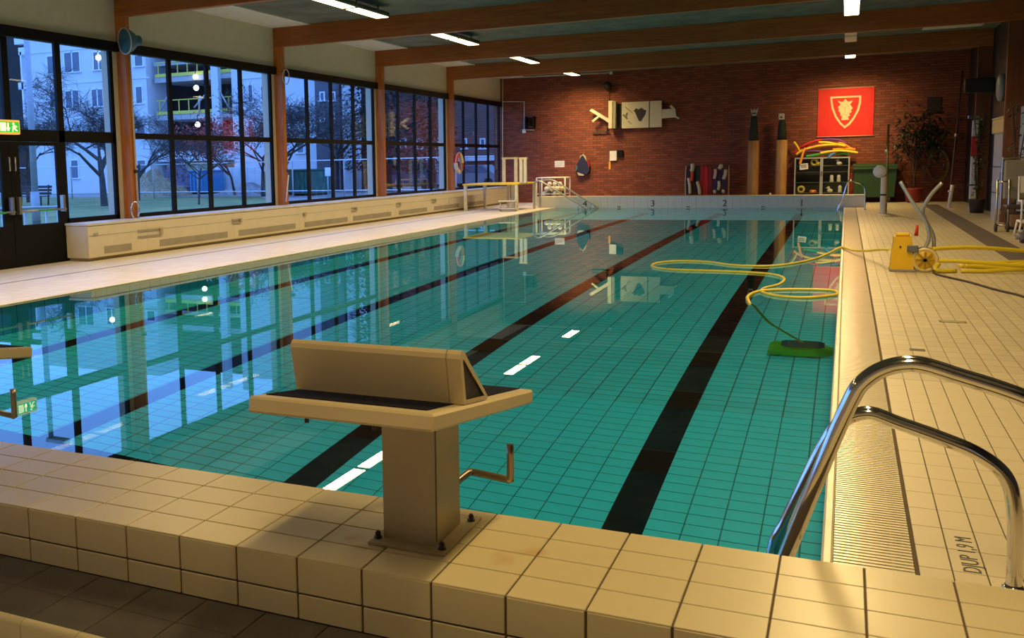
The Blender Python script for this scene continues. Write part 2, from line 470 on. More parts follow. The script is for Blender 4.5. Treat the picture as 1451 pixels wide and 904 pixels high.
# ------------------------------------------------------------------ far end wall with lane numbers
zt = .343
XB0, XB1 = -8.74, .46
fw = struct(MB().box(XB0 + .004, XB1 - .004, YPF + .006, YPF + .52, -.1, zt - .005).build('wall_pool_far', mat('pale_grout', (0.42, 0.40, 0.36), 0.9)), 'low pale tiled wall closing the far end of the pool')
pale = mat('pale_end_tile', (0.58, 0.60, 0.60), 0.3, var=0.04)
rowz = [(.187, zt - .004), (-.05, .183)]
nT = 46; tw = (XB1 - XB0) / nT
pt = [MB().bbox(.002, tw - .002, 0, .008, a, b2, .0015).build('tile', pale, fw) for a, b2 in rowz]
ptt = MB().bbox(.002, tw - .002, .0, .52, -.006, 0, .003).build('coping_tile', cream, fw)
for i in range(nT):
    x = XB0 + tw * i
    for k, f in enumerate(pt):
        if i == 0: f.location = (x, YPF, 0)
        else: inst(f, 'tile', (x, YPF, 0), fw)
    if i == 0: ptt.location = (x, YPF, zt)
    else: inst(ptt, 'coping_tile', (x, YPF, zt), fw)
num_m = mat('black_number_enamel', (0.01, 0.01, 0.01), 0.4)
for n_, (px, lab) in enumerate(((1136, '1'), (1027, '2'), (925, '3'), (829, '4'))):
    x = on_y(px, 288, YPF).x
    text_mesh('lane_number', lab, .27, num_m, Matrix.Translation((x, YPF - .003, .115)) @ Matrix.Rotation(pi / 2, 4, 'X'), fw, .002)
for px in (877, 975, 1081):
    x = on_y(px, 293, YPF).x
    MB().bbox(x - .05, x + .05, YPF - .012, YPF, .012, .032, .004).build('inlet_slot', black_frame, fw)

# ------------------------------------------------------------------ walls and ceiling
b = MB().box(XW - .25, XW, -4.2, YB, 3.58, ZC + .02).box(XW - .25, XW, -4.2, -1.8, 0, 3.58)
for c in COLS:
    b.box(XW - .25, XW, c - .10, c + .25, 0, 3.58)
for c in COLS:
    if abs(c - 7.95) > .1: b.box(XW - .25, XW, c + .25, min(c + 4.9, YB), 0, .6)
struct(b.build('wall_left', plaster), 'cream plastered window wall')
struct(MB().box(XW - .25, XR + .3, YB, YB + .25, 0, ZC + .02).build('wall_back', brick), 'red brick end wall')
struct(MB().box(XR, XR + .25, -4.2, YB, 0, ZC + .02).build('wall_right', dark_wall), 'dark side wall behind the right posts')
struct(MB().box(XW - .25, XR + .25, -4.45, -4.2, 0, ZC + .02).build('wall_front', plaster), 'cream wall behind the starting end')
ce = struct(MB().box(XW - .25, XR + .25, -4.45, YB + .25, ZC, ZC + .2).build('ceiling', ceil_m), 'dark grey wood wool ceiling between the beams')
for c in [-4.2] + COLS:
    MB().box(XW, -10.25, c + .13, c + 4.99, ZC - .02, ZC).build('soffit_panel', white_soffit, ce)
    MB().box(1.55, 2.78, c + 2.6, c + 4.2, ZC - .02, ZC).build('soffit_panel', white_soffit, ce)
for n_, c in enumerate(COLS):
    o = struct(MB().bbox(XW, XR - .02, c, c + .125, 4.0, ZC - .001, .004).build('roof_beam', glulam_x), 'brown laminated timber roof beam')
    o = struct(MB().bbox(XW + .001, -11.0, c, c + .125, 0 if c < 11 else .612, 4.0, .004).build('column', glulam_z), 'orange brown timber post between the windows')
    if c > 7: struct(MB().bbox(2.82, XR - .02, c, c + .125, 0, 4.0, .004).build('column', glulam_shaded), 'timber post with painted-in shade at the right side of the hall')

# windows
def window(n_, y0, y1, ys, z0=.6, z1=3.58):
    """ys: mullion centres"""
    root = MB()
    xa, xb = XW - .055, XW - .005
    root.box(xa, XW + .07, y0 - .08, y1 + .10, z1 - .16, z1)
    root.box(xa, xb, y0, y1, z0, z0 + .07)
    root.box(xa, xb, y0, y1, 1.97, 2.07)
    ed = [y0] + ys + [y1]
    for i, y in enumerate(ed):
        hw = .05
        ya, yb2 = (y, y + .08) if i == 0 else ((y - .08, y) if i == len(ed) - 1 else (y - hw, y + hw))
        root.box(xa, xb, ya, yb2, z0 + .07, 1.97); root.box(xa, xb, ya, yb2, 2.07, z1 - .16)
    o = struct(root.build('window_%d' % n_, black_frame), 'black framed window wall of tall panes')
    for i in range(len(ed) - 1):
        for za, zb in ((z0 + .07, 1.97), (2.07, z1 - .16)):
            MB().box(XW - .05, XW - .042, ed[i] + .04, ed[i + 1] - .04, za, zb).build('pane', glass, o)
    return o
k = 0
for c in COLS:
    if abs(c - 7.95) < .1: continue
    k += 1
    y0, y1 = c + .25, c + 4.9
    if c > 27: y1 = YB - .08
    st = (y1 - y0 - .04) / 4
    window(k, y0, y1, [y0 + .02 + st * i for i in (1, 2, 3)])
# door bay
xa, xb = XW - .055, XW - .005
b = MB().box(xa, XW + .07, 8.12, 12.95, 3.42, 3.58).box(xa, xb, 8.2, 12.85, 1.89, 2.07).box(xa, xb, 11.6, 12.85, .55, .68).box(xa, xb, 8.2, 9.45, .0, .66)
for y in (8.2, 12.77): b.box(xa, xb, y, y + .08, 0, 3.42)
for y in (9.45, 11.53): b.box(xa, xb, y, y + .12, 0, 3.42)
b.box(xa, xb, 10.46, 10.58, 2.07, 3.42).box(xa, xb, 11.6, 12.85, 0, .55)
dw = struct(b.build('window_7', black_frame), 'black framed glazed bay around the double door')
for ya, yb2, za, zb in ((8.28, 9.45, 2.07, 3.42), (9.57, 10.46, 2.07, 3.42), (10.58, 11.53, 2.07, 3.42), (11.65, 12.77, 2.07, 3.42), (11.65, 12.77, .68, 1.89), (8.28, 9.45, .66, 1.89)):
    MB().box(XW - .05, XW - .042, ya - .01, yb2 + .01, za - .01, zb + .01).build('pane', glass, dw)
handle_m = mat('door_metal', (0.45, 0.44, 0.42), 0.35, 0.9)
def door(n_, y0, y1, lab, lever_far):
    b = MB().box(xa + .02, xb + .01, y0, y1, 0, .63)
    g0, g1 = y0 + .17, y1 - .10
    if not lever_far: g0, g1 = y0 + .10, y1 - .17
    b.box(xa + .02, xb + .01, y0, g0, .63, 1.885).box(xa + .02, xb + .01, g1, y1, .63, 1.885).box(xa + .02, xb + .01, g0, g1, 1.83, 1.885)
    d = struct(b.build('door_%d' % n_, black_frame), lab)
    MB().box(XW - .05, XW - .042, g0 - .01, g1 + .01, .62, 1.84).build('pane', glass, d)
    pb = MB().tube([(XW + .09, y0 + .06, .84), (XW + .09, y1 - .04, .84)], .016, 8).build('push_bar', handle_m, d)
    MB().box(XW + .1065, XW + .109, y0 + .40, y0 + .70, .825, .855).build('green_sticker', mat('green_sticker', (0.05, 0.4, 0.08), 0.5), pb)
    for y in (y0 + .06, y1 - .07):
        MB().bbox(XW + .02, XW + .10, y - .025, y + .025, .80, 1.06, .006).build('bar_bracket', handle_m, d)
    MB().tube([(XW + .025, y0 + .05 if lever_far else y1 - .05, 1.45), (XW + .05, y0 + .05 if lever_far else y1 - .05, 1.45), (XW + .05, y0 + .05 if lever_far else y1 - .05, 1.65), (XW + .025, y0 + .05 if lever_far else y1 - .05, 1.65)], .012, 8).build('pull_handle', handle_m, d)
    return d
door(1, 10.50, 11.53, 'black glazed exit door leaf beside the long heater bench', True)
door(2, 9.57, 10.49, 'black glazed exit door leaf further from the heater bench', False)

# ------------------------------------------------------------------ ceiling lamps
fix_m = mat('lamp_housing', (0.10, 0.10, 0.09), 0.5)
lamp_glow = mat('lamp_diffuser', (0.9, 0.88, 0.8), 0.5, emit=(1.0, 0.78, 0.45), es=5.0)
def lamp(x, y, L, row, lab, lit=True, boost=1.0, end=False):
    t = thing('ceiling_lamp', (x, y, 4.2), lab, 'lamp', 'fluorescent ceiling lamps, ' + row)
    MB().bbox(-.15, .15, -L / 2, L / 2, .012, .10, .02).build('housing', fix_m, t)
    b = MB()
    for s in (-1, 1): b.tube([(0, s * L * .35, .10), (0, s * L * .35, .225)], .012, 6)
    for k2, s in enumerate((-1, 1)):
        MB().tube([(0, s * L * .35, .09), (0, s * L * .35, .219)], .012, 6).build('hanger', fix_m, t)
    MB().bbox(-.13, .13, -L / 2 + .02, L / 2 - .02, .002, .014, .004).build('diffuser', lamp_glow if lit else white_paint, t)
    if not lit: return t
    ld = bpy.data.lights.new('lamp_light', 'AREA'); ld.shape = 'RECTANGLE'; ld.size = .24; ld.size_y = L - .06
    ld.color = LAMP_COL; ld.energy = LAMP_W * boost * L / 1.25
    ld.cycles.is_caustics_light = True
    ld.use_nodes = True
    nt = ld.node_tree; em = nt.nodes['Emission']
    g = N(nt, 'NewGeometry'); sp = N(nt, 'SeparateXYZ'); nt.links.new(g.outputs['Incoming'], sp.inputs[0])
    sq = N(nt, 'Math', operation='MULTIPLY'); nt.links.new(sp.outputs['X'], sq.inputs[0]); nt.links.new(sp.outputs['X'], sq.inputs[1])
    om = N(nt, 'Math', operation='SUBTRACT'); om.inputs[0].default_value = 1.0; nt.links.new(sq.outputs[0], om.inputs[1])
    pw = N(nt, 'Math', operation='POWER'); nt.links.new(om.outputs[0], pw.inputs[0]); pw.inputs[1].default_value = LAMP_SIDE_FALLOFF * (2 if end else 1)
    az = N(nt, 'Math', operation='ABSOLUTE'); nt.links.new(sp.outputs['Z'], az.inputs[0])
    bf = N(nt, 'MapRange', interpolation_type='SMOOTHSTEP'); nt.links.new(az.outputs[0], bf.inputs[0])
    bf.inputs[1].default_value = .04 if end else .12; bf.inputs[2].default_value = .30 if end else .46      # cross baffles cut the flat rays
    fm = N(nt, 'Math', operation='MULTIPLY'); nt.links.new(pw.outputs[0], fm.inputs[0]); nt.links.new(bf.outputs[0], fm.inputs[1])
    nt.links.new(fm.outputs[0], em.inputs['Strength'])
    lo = bpy.data.objects.new('lamp_light', ld); C.objects.link(lo); lo.parent = t; lo.location = (0, 0, -.002)
    return t
ORD = ['seventh', 'sixth', 'fifth', 'fourth', 'third', 'second']
ROWS = ((-8.03, 'window side row', 30.73), (0.0, 'pool edge row', 30.5))
for n_, c in enumerate(COLS):
    for x, row, ylast in ROWS:
        if c > 27:
            lamp(x, ylast, 1.33, row, 'lit ceiling lamp closest to the brick wall, ' + row, True, 3.0, True); continue
        for s, side in ((-.69, 'end away from it'), (.69, 'end towards it')):
            lit = not (x == 0 and 22 < c < 24)
            lamp(x, c + 2.55 + s, 1.28, row, '%s lamp, %s bay from brick wall, %s, %s' % ('lit' if lit else 'unlit', ORD[n_], row, side), lit, (.5 if c < 0 else 1.0) * (.85 if x == 0 else 1.0))  # unseen first bay: lamps added at half power to brighten the near wall
water.cycles.is_caustics_caster = True
for o in [x for x in C.objects if x.type == 'MESH' and (x.name.startswith('pool_floor') or x.name.startswith('pool_wall') or (x.parent is pool_floor))]:
    o.cycles.is_caustics_receiver = True

# ------------------------------------------------------------------ starting blocks
fibre = mat('cream_fibreglass', (0.66, 0.55, 0.32), 0.35, var=0.03)
post_m = mat('olive_painted_metal', (0.50, 0.43, 0.25), 0.35, var=0.05)
pad_m = mat('navy_grip_mat', (0.010, 0.010, 0.020), 0.9, spec=0.15, var=0.3, scale=60, bump=0.5, bscale=200)
dark_cap = mat('dark_bolt', (0.035, 0.025, 0.02), 0.5)
bronze = mat('dull_steel_tube', (0.42, 0.34, 0.24), 0.3, 0.9)
def starting_block(cx, label):
    t = thing('starting_block', (cx, 2.45, ZN), label, 'starting block', 'starting blocks')
    MB().bbox(-.113, .119, -.137, .165, 0, .009, .002).build('base_plate', mat('base_plate_paint', (0.42, 0.35, 0.19), 0.4), t)
    for x, y in ((-.098, -.10), (.10, -.105), (.10, .125), (-.098, .125)):
        b = MB().lathe([(.012, .009), (.012, .014), (.0085, .014), (.0085, .024), (.004, .030)], 8, Matrix.Translation((x, y, 0)))
        b.build('anchor_bolt', dark_cap, t)
    p = MB().prism([(-.084, -.09), (.079, -.09), (.079, .088), (-.084, .088)], .009, .40, 'z')
    p = p.build('post', post_m, t)
    MB().box(.0765, .0798, -.0905, -.086, .02, .40).build('post_seam', mat('seam_brown', (0.16, 0.12, 0.06), 0.6), p)
    ang = radians(8.4)
    M = Matrix.Translation((-.021, -.465, .489)) @ Matrix.Rotation(-ang, 4, 'X')
    b = MB().bbox(-.254, .254, 0, .793, -.042, 0, .006, M)
    plat = b.build('platform', fibre, t)
    MB().box(-.235, .215, .055, .78, -.001, .0025, M).build('grip_mat', pad_m, plat)
    for x in (-.12, .07):
        MB().lathe([(.006, -.062), (.006, -.04)], 8, M @ Matrix.Translation((x, .07, 0))).build('bolt', dark_cap, plat)
    # foot wedge: rounded triangular tube of cream shell with a dark core
    outer = [(.224, .002), (.183, .118), (.184, .130), (.192, .139), (.203, .139), (.212, .133), (.398, .012), (.396, .002)]
    inner = [(.236, .014), (.203, .108), (.205, .118), (.372, .014)]
    wr = MB()
    for sgn, x0, x1 in ((0, -.245, .245),):
        # shell strips around the outline
        n = len(outer)
        wr.add([M @ Vector((x0, a, h)) for a, h in outer] + [M @ Vector((x1, a, h)) for a, h in outer], [(i, (i + 1) % n, (i + 1) % n + n, i + n) for i in range(n)])
    oi = [0, 0, 1, 1, 2, 2, 3, 3]
    for x in (-.245, .245):
        vs = [M @ Vector((x, a, h)) for a, h in outer] + [M @ Vector((x, a, h)) for a, h in inner]
        fs = [(0, 8, 9, 1), (1, 9, 2), (2, 9, 3), (3, 9, 10, 4), (4, 10, 5), (5, 10, 11, 6), (6, 11, 7), (7, 11, 8, 0)]
        wr.add(vs, fs)
    wd = wr.build('foot_wedge', fibre, t)
    MB().prism(inner, -.240, .240, 'x', M).build('wedge_core', mat('grey_core', (0.05, 0.048, 0.045), 0.6), wd)
    MB().prism([(.2215, .004), (.181, .119), (.1825, .1305), (.191, .1405), (.196, .1405), (.189, .125), (.229, .004)], .205, .208, 'x', M).build('wedge_seam', mat('seam_tan', (0.40, 0.33, 0.19), 0.5), wd)  # darker tan strip along the wedge front
    b = MB()
    b.tube(smooth_path([(.05, .06, .115), (.05, .23, .115), (.07, .25, .113), (.17, .25, .105), (.18, .25, .11), (.18, .25, .215)], 3), .0115, 8)
    b.tube(smooth_path([(-.05, .06, .115), (-.05, .23, .115), (-.07, .25, .113), (-.17, .25, .105), (-.18, .25, .11), (-.18, .25, .215)], 3), .0115, 8)
    b.build('backstroke_handle', bronze, t)
    return t
starting_block(-1.072, 'cream starting block with a raised foot wedge and square post, whole on the wall')
starting_block(-3.125, 'cream starting block at the neighbouring lane, only its platform corner and steel handle showing')

# ------------------------------------------------------------------ ladders
def ladder(name, rails, r, label, treads=True):
    """rails: list of paths in world coordinates, first point under water"""
    base = Vector(rails[0][-1])
    t = thing(name, base, label, 'pool ladder', 'pool ladders on the right edge')
    for pth in rails:
        pp = [Vector(p) - base for p in pth]
        rl = MB().tube(smooth_path(pp, 7), r, 14).build('rail', chrome, t)
        f = pp[-1]
        MB().lathe([(r * 1.45, 0), (r * 1.45, .004), (r * 1.12, .008), (r * 1.06, .012)], 16, Matrix.Translation(f)).build('flange', chrome, rl)
    if treads:
        a, b2 = Vector(rails[0][0]) - base, Vector(rails[1][0]) - base
        for k2 in range(3):
            z = k2 * .28
            MB().bbox(min(a.x, b2.x) - .03, max(a.x, b2.x) + .07, min(a.y, b2.y), max(a.y, b2.y), a.z + z, a.z + z + .03, .005).build('tread', steel, t)
    return t
yn, yf = 3.05, 3.55
railN = [(-.215, yn, -1.0), (-.21, yn, -.3), (-.195, yn, -.02), (-.13, yn, .20), (.012, yn, .643), (.075, yn, .765), (.178, yn, .812), (.30, yn, .785), (.45, yn, .738), (.53, yn, .69), (.57, yn, .60), (.575, yn, .3), (.575, yn, 0)]
railF = [(-.215, yf, -1.0), (-.21, yf, -.3), (-.197, yf, .0), (-.15, yf, .135), (-.047, yf, .40), (.01, yf, .50), (.088, yf, .538), (.18, yf, .512), (.30, yf, .475), (.41, yf, .432), (.485, yf, .37), (.515, yf, .27), (.525, yf, .1), (.525, yf, 0)]
ladder('pool_ladder', [railN, railF], .0235, 'chrome pool ladder with bent handrails beside the depth lettering')
y1, y2 = 28.15, 28.75
def far_rail(y): return [(-.22, y, -.8), (-.2, y, -.1), (-.06, y, .35), (.02, y, .66), (.09, y, .76), (.2, y, .73), (.36, y, .66), (.45, y, .52), (.46, y, .2), (.46, y, 0)]
ladder('pool_ladder', [far_rail(y1), far_rail(y2)], .02, 'thin chrome pool ladder at the far corner beside the low end wall')

# painted depth lettering on the deck
dj = text_mesh('depth_lettering', 'DJUP 1,9 M', .078, mat('dark_letter_paint', (0.03, 0.028, 0.025), 0.5), Matrix.Translation((.424, 3.80, .0008)) @ Matrix.Rotation(pi / 2, 4, 'Z') @ Matrix.Diagonal((.92, 1.0, 1, 1)), fl, .0006)
# floor drains
dr_m = mat('drain_metal', (0.16, 0.12, 0.07), 0.5, 0.6)
for px, py, w2, d2, lab in ((1350, 456, .10, .05, 'larger rectangular metal drain cover in the right deck'), (1300, 496, .05, .04, 'small dark drain slot in the deck tiles nearer the chrome ladder')):
    p = on_z(px, py)
    t = thing('floor_drain', (p.x, p.y, 0), lab, 'drain')
    MB().bbox(-w2, w2, -d2, d2, 0, .003, .001).build('rim', dr_m, t)
    MB().box(-w2 * .85, w2 * .85, -d2 * .55, d2 * .55, .003, .0036).build('grille', mat('drain_dark', (0.05, 0.035, 0.02), 0.6) if w2 < .06 else mat('drain_light', (0.4, 0.33, 0.2), 0.5), t)

# ------------------------------------------------------------------ pool cleaner, its floating hose and the machine on the deck
yel = mat('yellow_hose_rubber', (0.78, 0.62, 0.03), 0.35, var=0.06)
yel2 = mat('yellow_machine_plastic', (0.80, 0.50, 0.015), 0.35, var=0.05)
greenp = mat('green_robot_plastic', (0.16, 0.85, 0.01), 0.4, var=0.06)
rx, ry = -.335, 9.55
t = thing('pool_cleaner', (rx, ry, -DEPTH), 'green robotic pool cleaner with a dark top lying on the pool floor', 'pool cleaner')
MB().prism([(-.27, -.20), (.15, -.20), (.27, -.06), (.27, .06), (.15, .22), (-.23, .22), (-.27, .14)], .05, .20, 'z').build('body', greenp, t)
MB().prism([(-.25, -.18), (.14, -.18), (.24, -.06), (.24, .06), (.14, .20), (-.21, .20), (-.25, .13)], .20, .225, 'z').build('shell_rim', greenp, t)
MB().bbox(-.17, .20, -.09, .19, .22, .34, .05).build('top_cover', mat('dark_teal_cover', (0.03, 0.10, 0.10), 0.4), t)
for x in (-.2, .1):
    MB().tube([(x, -.19, .06), (x, .21, .06)], .058, 12).build('track', mat('black_rubber', (0.02, 0.02, 0.02), 0.7), t)
hp = [on_z(x, y, -.004) for x, y in ((1190, 351), (1160, 365), (1120, 374), (1087, 377), (1040, 376), (1000, 371), (960, 370), (930, 373), (925, 378), (950, 382), (1010, 384), (1060, 386), (1095, 389), (1111, 395), (1104, 403), (1082, 409), (1082, 415), (1105, 420), (1140, 422), (1170, 420), (1186, 417), (1180, 412), (1150, 410.5), (1110, 410.5), (1075, 413), (1060, 420), (1061, 428))]
hp = [p + Vector((0, 0, .0)) for p in hp]
hp += [Vector((-.78, 9.9, -.10)), Vector((-.72, 9.85, -.45)), Vector((-.62, 9.8, -.95)), Vector((-.45, 9.72, -1.35)), Vector((rx + .02, ry + .06, -DEPTH + .32))]
mx_, my_ = .74, 13.2
hs = [Vector((mx_ - .245, my_ + .05, .25)), Vector((.40, 13.9, .19)), Vector((.28, 14.6, .11)), Vector((.12, 15.4, .045)), Vector((.0, 16.05, .025))]
tag(MB().tube(smooth_path(hs + hp, 5), .017, 8).build('floating_hose', yel), 'yellow hose looping over the pool water from the yellow machine', 'hose')

t = thing('hose_machine', (mx_, my_, 0), 'yellow pool cleaning machine with grey push handles standing on the deck', 'machine')
b = MB()
lo = [(-.235, -.13, .03), (.02, -.13, .03), (.02, .14, .03), (-.235, .14, .03)]
hi = [(-.20, -.10, .42), (-.01, -.10, .43), (-.01, .12, .43), (-.20, .12, .42)]
b.add(lo + hi, [(3, 2, 1, 0), (4, 5, 6, 7), (0, 1, 5, 4), (1, 2, 6, 5), (2, 3, 7, 6), (3, 0, 4, 7)])
bd = b.build('body', yel2, t)
MB().bbox(-.18, -.03, -.09, .11, .425, .46, .012).build('lid', yel2, bd)
MB().bbox(-.06, .06, -.15, -.12, .24, .32, .008).build('control_box', mat('grey_control', (0.14, 0.14, 0.13), 0.5), bd)
MB().lathe([(.012, -.135), (.012, -.13)], 8, Matrix.Translation((-.13, 0, .3)) @ Matrix.Rotation(pi/2, 4, 'X') @ Matrix.Translation((0, 0, .25))).build('knob', dark_cap, bd)
MB().bbox(-.24, .04, -.14, .15, .0, .03, .006).build('base_tray', mat('grey_tray', (0.30, 0.27, 0.22), 0.5), t)
Mw = Matrix.Translation((.135, -.10, .145)) @ Matrix.Rotation(pi/2, 4, 'X')
wh = MB().tube([Mw @ Vector((.125 * cos(a), .125 * sin(a), 0)) for a in [2*pi*i/24 for i in range(24)]], .022, 8, closed=True).build('reel_rim', mat('cream_rim', (0.70, 0.58, 0.25), 0.4), t)
MB().lathe([(.115, -.01), (.115, .01), (.09, .02), (.03, .03)], 20, Mw).build('reel_disc', yel2, wh)
for a in range(4):
    MB().box(-.1, .1, -.012, .012, .018, .034, Mw @ Matrix.Rotation(a * pi / 4, 4, 'Z')).build('reel_spoke', mat('dark_yellow', (0.35, 0.22, 0.02), 0.5), wh)
Mw2 = Matrix.Translation((.135, .14, .145)) @ Matrix.Rotation(pi/2, 4, 'X')
MB().lathe([(.14, -.015), (.14, .015)], 20, Mw2).build('wheel', dark_cap, t)
MB().tube([Mw @ Vector((0, 0, 0)), Mw2 @ Vector((0, 0, 0))], .015, 8).build('axle', dark_cap, t)
gr = mat('grey_painted_tube', (0.40, 0.42, 0.42), 0.35, 0.5)
MB().tube(smooth_path([(.06, -.06, .05), (.10, -.05, .22), (.17, -.03, .38), (.15, -.03, .55), (.06, -.02, .72), (-.03, 0, .86), (-.15, .04, 1.08)], 5), .022, 10).build('push_handle', gr, t)
MB().tube(smooth_path([(.20, .10, .05), (.235, .09, .28), (.215, .08, .45), (.13, .06, .62), (.10, .05, .74), (.18, .04, .92), (.29, .04, 1.06)], 5), .022, 10).build('push_handle', gr, t)
MB().tube([(.035, -.05, .43), (.045, -.05, .56)], [.022, .014], 8).build('red_lever', mat('red_plastic', (0.6, 0.02, 0.01), 0.4), t)

b0 = Vector((mx_ + .16, my_ + .06, .2))
t = thing('hose_bundle', (1.7, 13.5, 0), 'yellow hose laid in loose loops on the deck beside the yellow machine', 'hose')
o0 = Vector((1.7, 13.5, 0))
for k2, (za, zb, ya, yb) in enumerate(((.27, .20, 13.2, 14.0), (.12, .10, 13.05, 13.5), (.05, .06, 13.3, 13.7), (.05, .12, 13.4, 13.9), (.10, .03, 13.5, 14.2), (.03, .03, 13.15, 13.4))):
    pts = []
    x0 = .95 + (.3 if k2 > 1 else 0)
    for i in range(9):
        f = i / 8
        pts.append(Vector((x0 + f * (2.9 - x0), ya + (yb - ya) * f + .06 * sin(5 * f + k2 * 2), max(.024, za + (zb - za) * f + .02 * sin(7 * f + k2)))) - o0)
    if k2 in (2, 4): pts[0] += Vector((.05, 0, 0))
    MB().tube(smooth_path(pts, 3), .024, 8).build('loop', yel, t)
MB().tube(smooth_path([Vector((1.02, 13.1, .1)) - o0, Vector((.98, 13.02, .06)) - o0, Vector((1.0, 13.0, .03)) - o0, Vector((1.2, 13.1, .026)) - o0], 4), .026, 8).build('loop', yel, t)
cb = [on_z(x, y, .012) for x, y in ((1326, 388), (1345, 393), (1375, 400), (1410, 410), (1440, 417), (1475, 426))] + [Vector((2.0, 11.3, .012)), Vector((2.7, 11.6, .012)), Vector((3.1, 11.5, .012))]
tag(MB().tube(smooth_path([Vector((mx_ + .22, my_ - .06, .06))] + cb, 5), .012, 6).build('power_cable', mat('brown_cable', (0.05, 0.025, 0.012), 0.6)), 'thin dark power cable running from the yellow machine over the tiles', 'cable')

# ------------------------------------------------------------------ things on and before the brick end wall
YW = YB - .004
def wall_pt(px, py, y=YW): return on_y(px, py, y)
red_cloth = mat('red_banner_cloth', (0.72, 0.020, 0.012), 0.7, var=0.05)
gold_print = mat('cream_print', (0.85, 0.55, 0.30), 0.7)
# banner with shield and crowned head
a = wall_pt(1159.8, 126, YB - .04); c = wall_pt(1237, 192.5, YB - .04)
bx, bz, bw, bh = (a.x + c.x) / 2, c.z, (c.x - a.x) / 2, a.z - c.z
t = thing('banner', (bx, YB - .04, bz), 'red square banner with a cream shield emblem on the brick wall', 'banner')
me = MB(); nx = 14
for i in range(nx):
    xa2, xb2 = -bw + 2 * bw * i / nx, -bw + 2 * bw * (i + 1) / nx
    ya2, yb3 = .006 * sin(i * 1.3), .006 * sin((i + 1) * 1.3)
    me.add([(xa2, ya2, .02), (xb2, yb3, .02), (xb2, yb3, bh - .02), (xa2, ya2, bh - .02), (xa2, ya2 + .004, .02), (xb2, yb3 + .004, .02), (xb2, yb3 + .004, bh - .02), (xa2, ya2 + .004, bh - .02)], [(0, 1, 2, 3), (7, 6, 5, 4), (0, 4, 5, 1), (3, 2, 6, 7)])
me.build('cloth', red_cloth, t)
rod = mat('pale_rod', (0.55, 0.42, 0.28), 0.5)
for z in (.01, bh - .01): MB().tube([(-bw - .02, 0, z), (bw + .02, 0, z)], .013, 8).build('rod', rod, t)
def bp(px, py):                              # banner picture point -> local x, z
    q = wall_pt(px, py, YB - .055); return (q.x - bx, q.z - bz)
so = [bp(*q) for q in ((1176.5, 137), (1220.5, 135), (1220, 146), (1217, 157), (1211, 168), (1204, 177), (1196.8, 182), (1190, 176), (1183, 166), (1178.5, 154), (1177, 145))]
si = [bp(*q) for q in ((1179.3, 139.6), (1217.5, 137.8), (1217, 146), (1214.2, 156), (1208.8, 166), (1202.5, 174), (1196.9, 178.3), (1191.8, 173.6), (1185.5, 164.5), (1181.4, 153.5), (1179.9, 145))]
m2 = MB(); n = len(so)
for d in (-.020, -.014):
    m2.add([(x, d, z) for x, z in so] + [(x, d, z) for x, z in si], [(i, (i + 1) % n, (i + 1) % n + n, i + n) for i in range(n)])
m2.build('shield_outline', gold_print, t, fix=False)
hd = [bp(*q) for q in ((1192, 170.5), (1193, 165), (1190.5, 163), (1191, 160), (1187.5, 157), (1189, 154.5), (1187, 152), (1190.5, 149), (1191, 147), (1188, 144.5), (1187.5, 142.8), (1192.5, 144.5), (1195.5, 143.5), (1197, 140.5), (1198.6, 140.5), (1200.2, 143), (1203.3, 144), (1208.5, 142), (1206.8, 145.5), (1204.3, 147.5), (1206, 150), (1208.3, 153), (1206, 156), (1206.8, 158.5), (1203, 161.5), (1205, 163.5), (1201.5, 165.5), (1203, 169.8))]
MB().prism(hd, -.020, -.014, 'y').build('emblem_head', gold_print, t)
for q0, q1 in (((1194, 148), (1193.5, 152)), ((1201, 147.5), (1201.5, 151.5)), ((1197.5, 150), (1197.3, 160)), ((1195, 163), (1200, 162.7))):
    (x0, z0), (x1, z1) = bp(*q0), bp(*q1)
    MB().tube([(x0, -.0195, z0), (x1, -.0195, z1)], .008, 6, flat=.5).build('emblem_line', red_cloth, t)

# glass cabinet with toys and the foam noodles on top
yc = 32.45
a = on_y(1126, 223.5, yc); c = on_y(1204.5, 222, yc)
x0c, x1c, zc = a.x, c.x, (a.z + c.z) / 2
t = thing('display_cabinet', ((x0c + x1c) / 2, yc + .22, 0), 'grey cabinet with two glazed doors full of swimming toys', 'cabinet')
hw = (x1c - x0c) / 2; alu = mat('grey_aluminium', (0.42, 0.41, 0.37), 0.4, 0.3)
inner_m = mat('dark_cabinet_inside', (0.05, 0.048, 0.045), 0.7)
b = MB().box(-hw, -hw + .03, -.22, .3, 0, zc).box(hw - .03, hw, -.22, .3, 0, zc).box(-hw + .03, hw - .03, -.22, .3, zc - .04, zc).box(-hw + .03, hw - .03, -.22, .3, 0, .06)
cb_ = b.build('carcass', alu, t)
MB().box(-hw + .03, hw - .03, .27, .3, .06, zc - .04).build('back_panel', inner_m, cb_)
for z in (.30, .62, .94, 1.13):
    MB().box(-hw + .03, hw - .03, -.17, .27, z - .012, z).build('shelf', mat('grey_shelf', (0.16, 0.16, 0.15), 0.5), cb_)
for s, g0, g1 in ((-1, -hw + .004, -.008), (1, .0, hw - .004)):
    b = MB()
    f = .035
    b.box(g0, g0 + f, -.245, -.222, .02, zc - .005).box(g1 - f, g1, -.245, -.222, .02, zc - .005).box(g0 + f, g1 - f, -.245, -.222, .02, .02 + f).box(g0 + f, g1 - f, -.245, -.222, zc - .005 - f, zc - .005)
    d = b.build('cabinet_door', alu, t)
    MB().box(g0 + f, g1 - f, -.236, -.231, .02 + f, zc - .005 - f).build('pane', glass_mat('cabinet_glass', (0.9, 0.92, 0.9)) if 'cabinet_glass' not in MATS else MATS['cabinet_glass'], d)
    MB().bbox(-.03 if s < 0 else .008, -.012 if s < 0 else .026, -.27, -.245, .82, .96, .004).build('handle', chrome, d)
p = on_y(1139, 236, yc - .03)
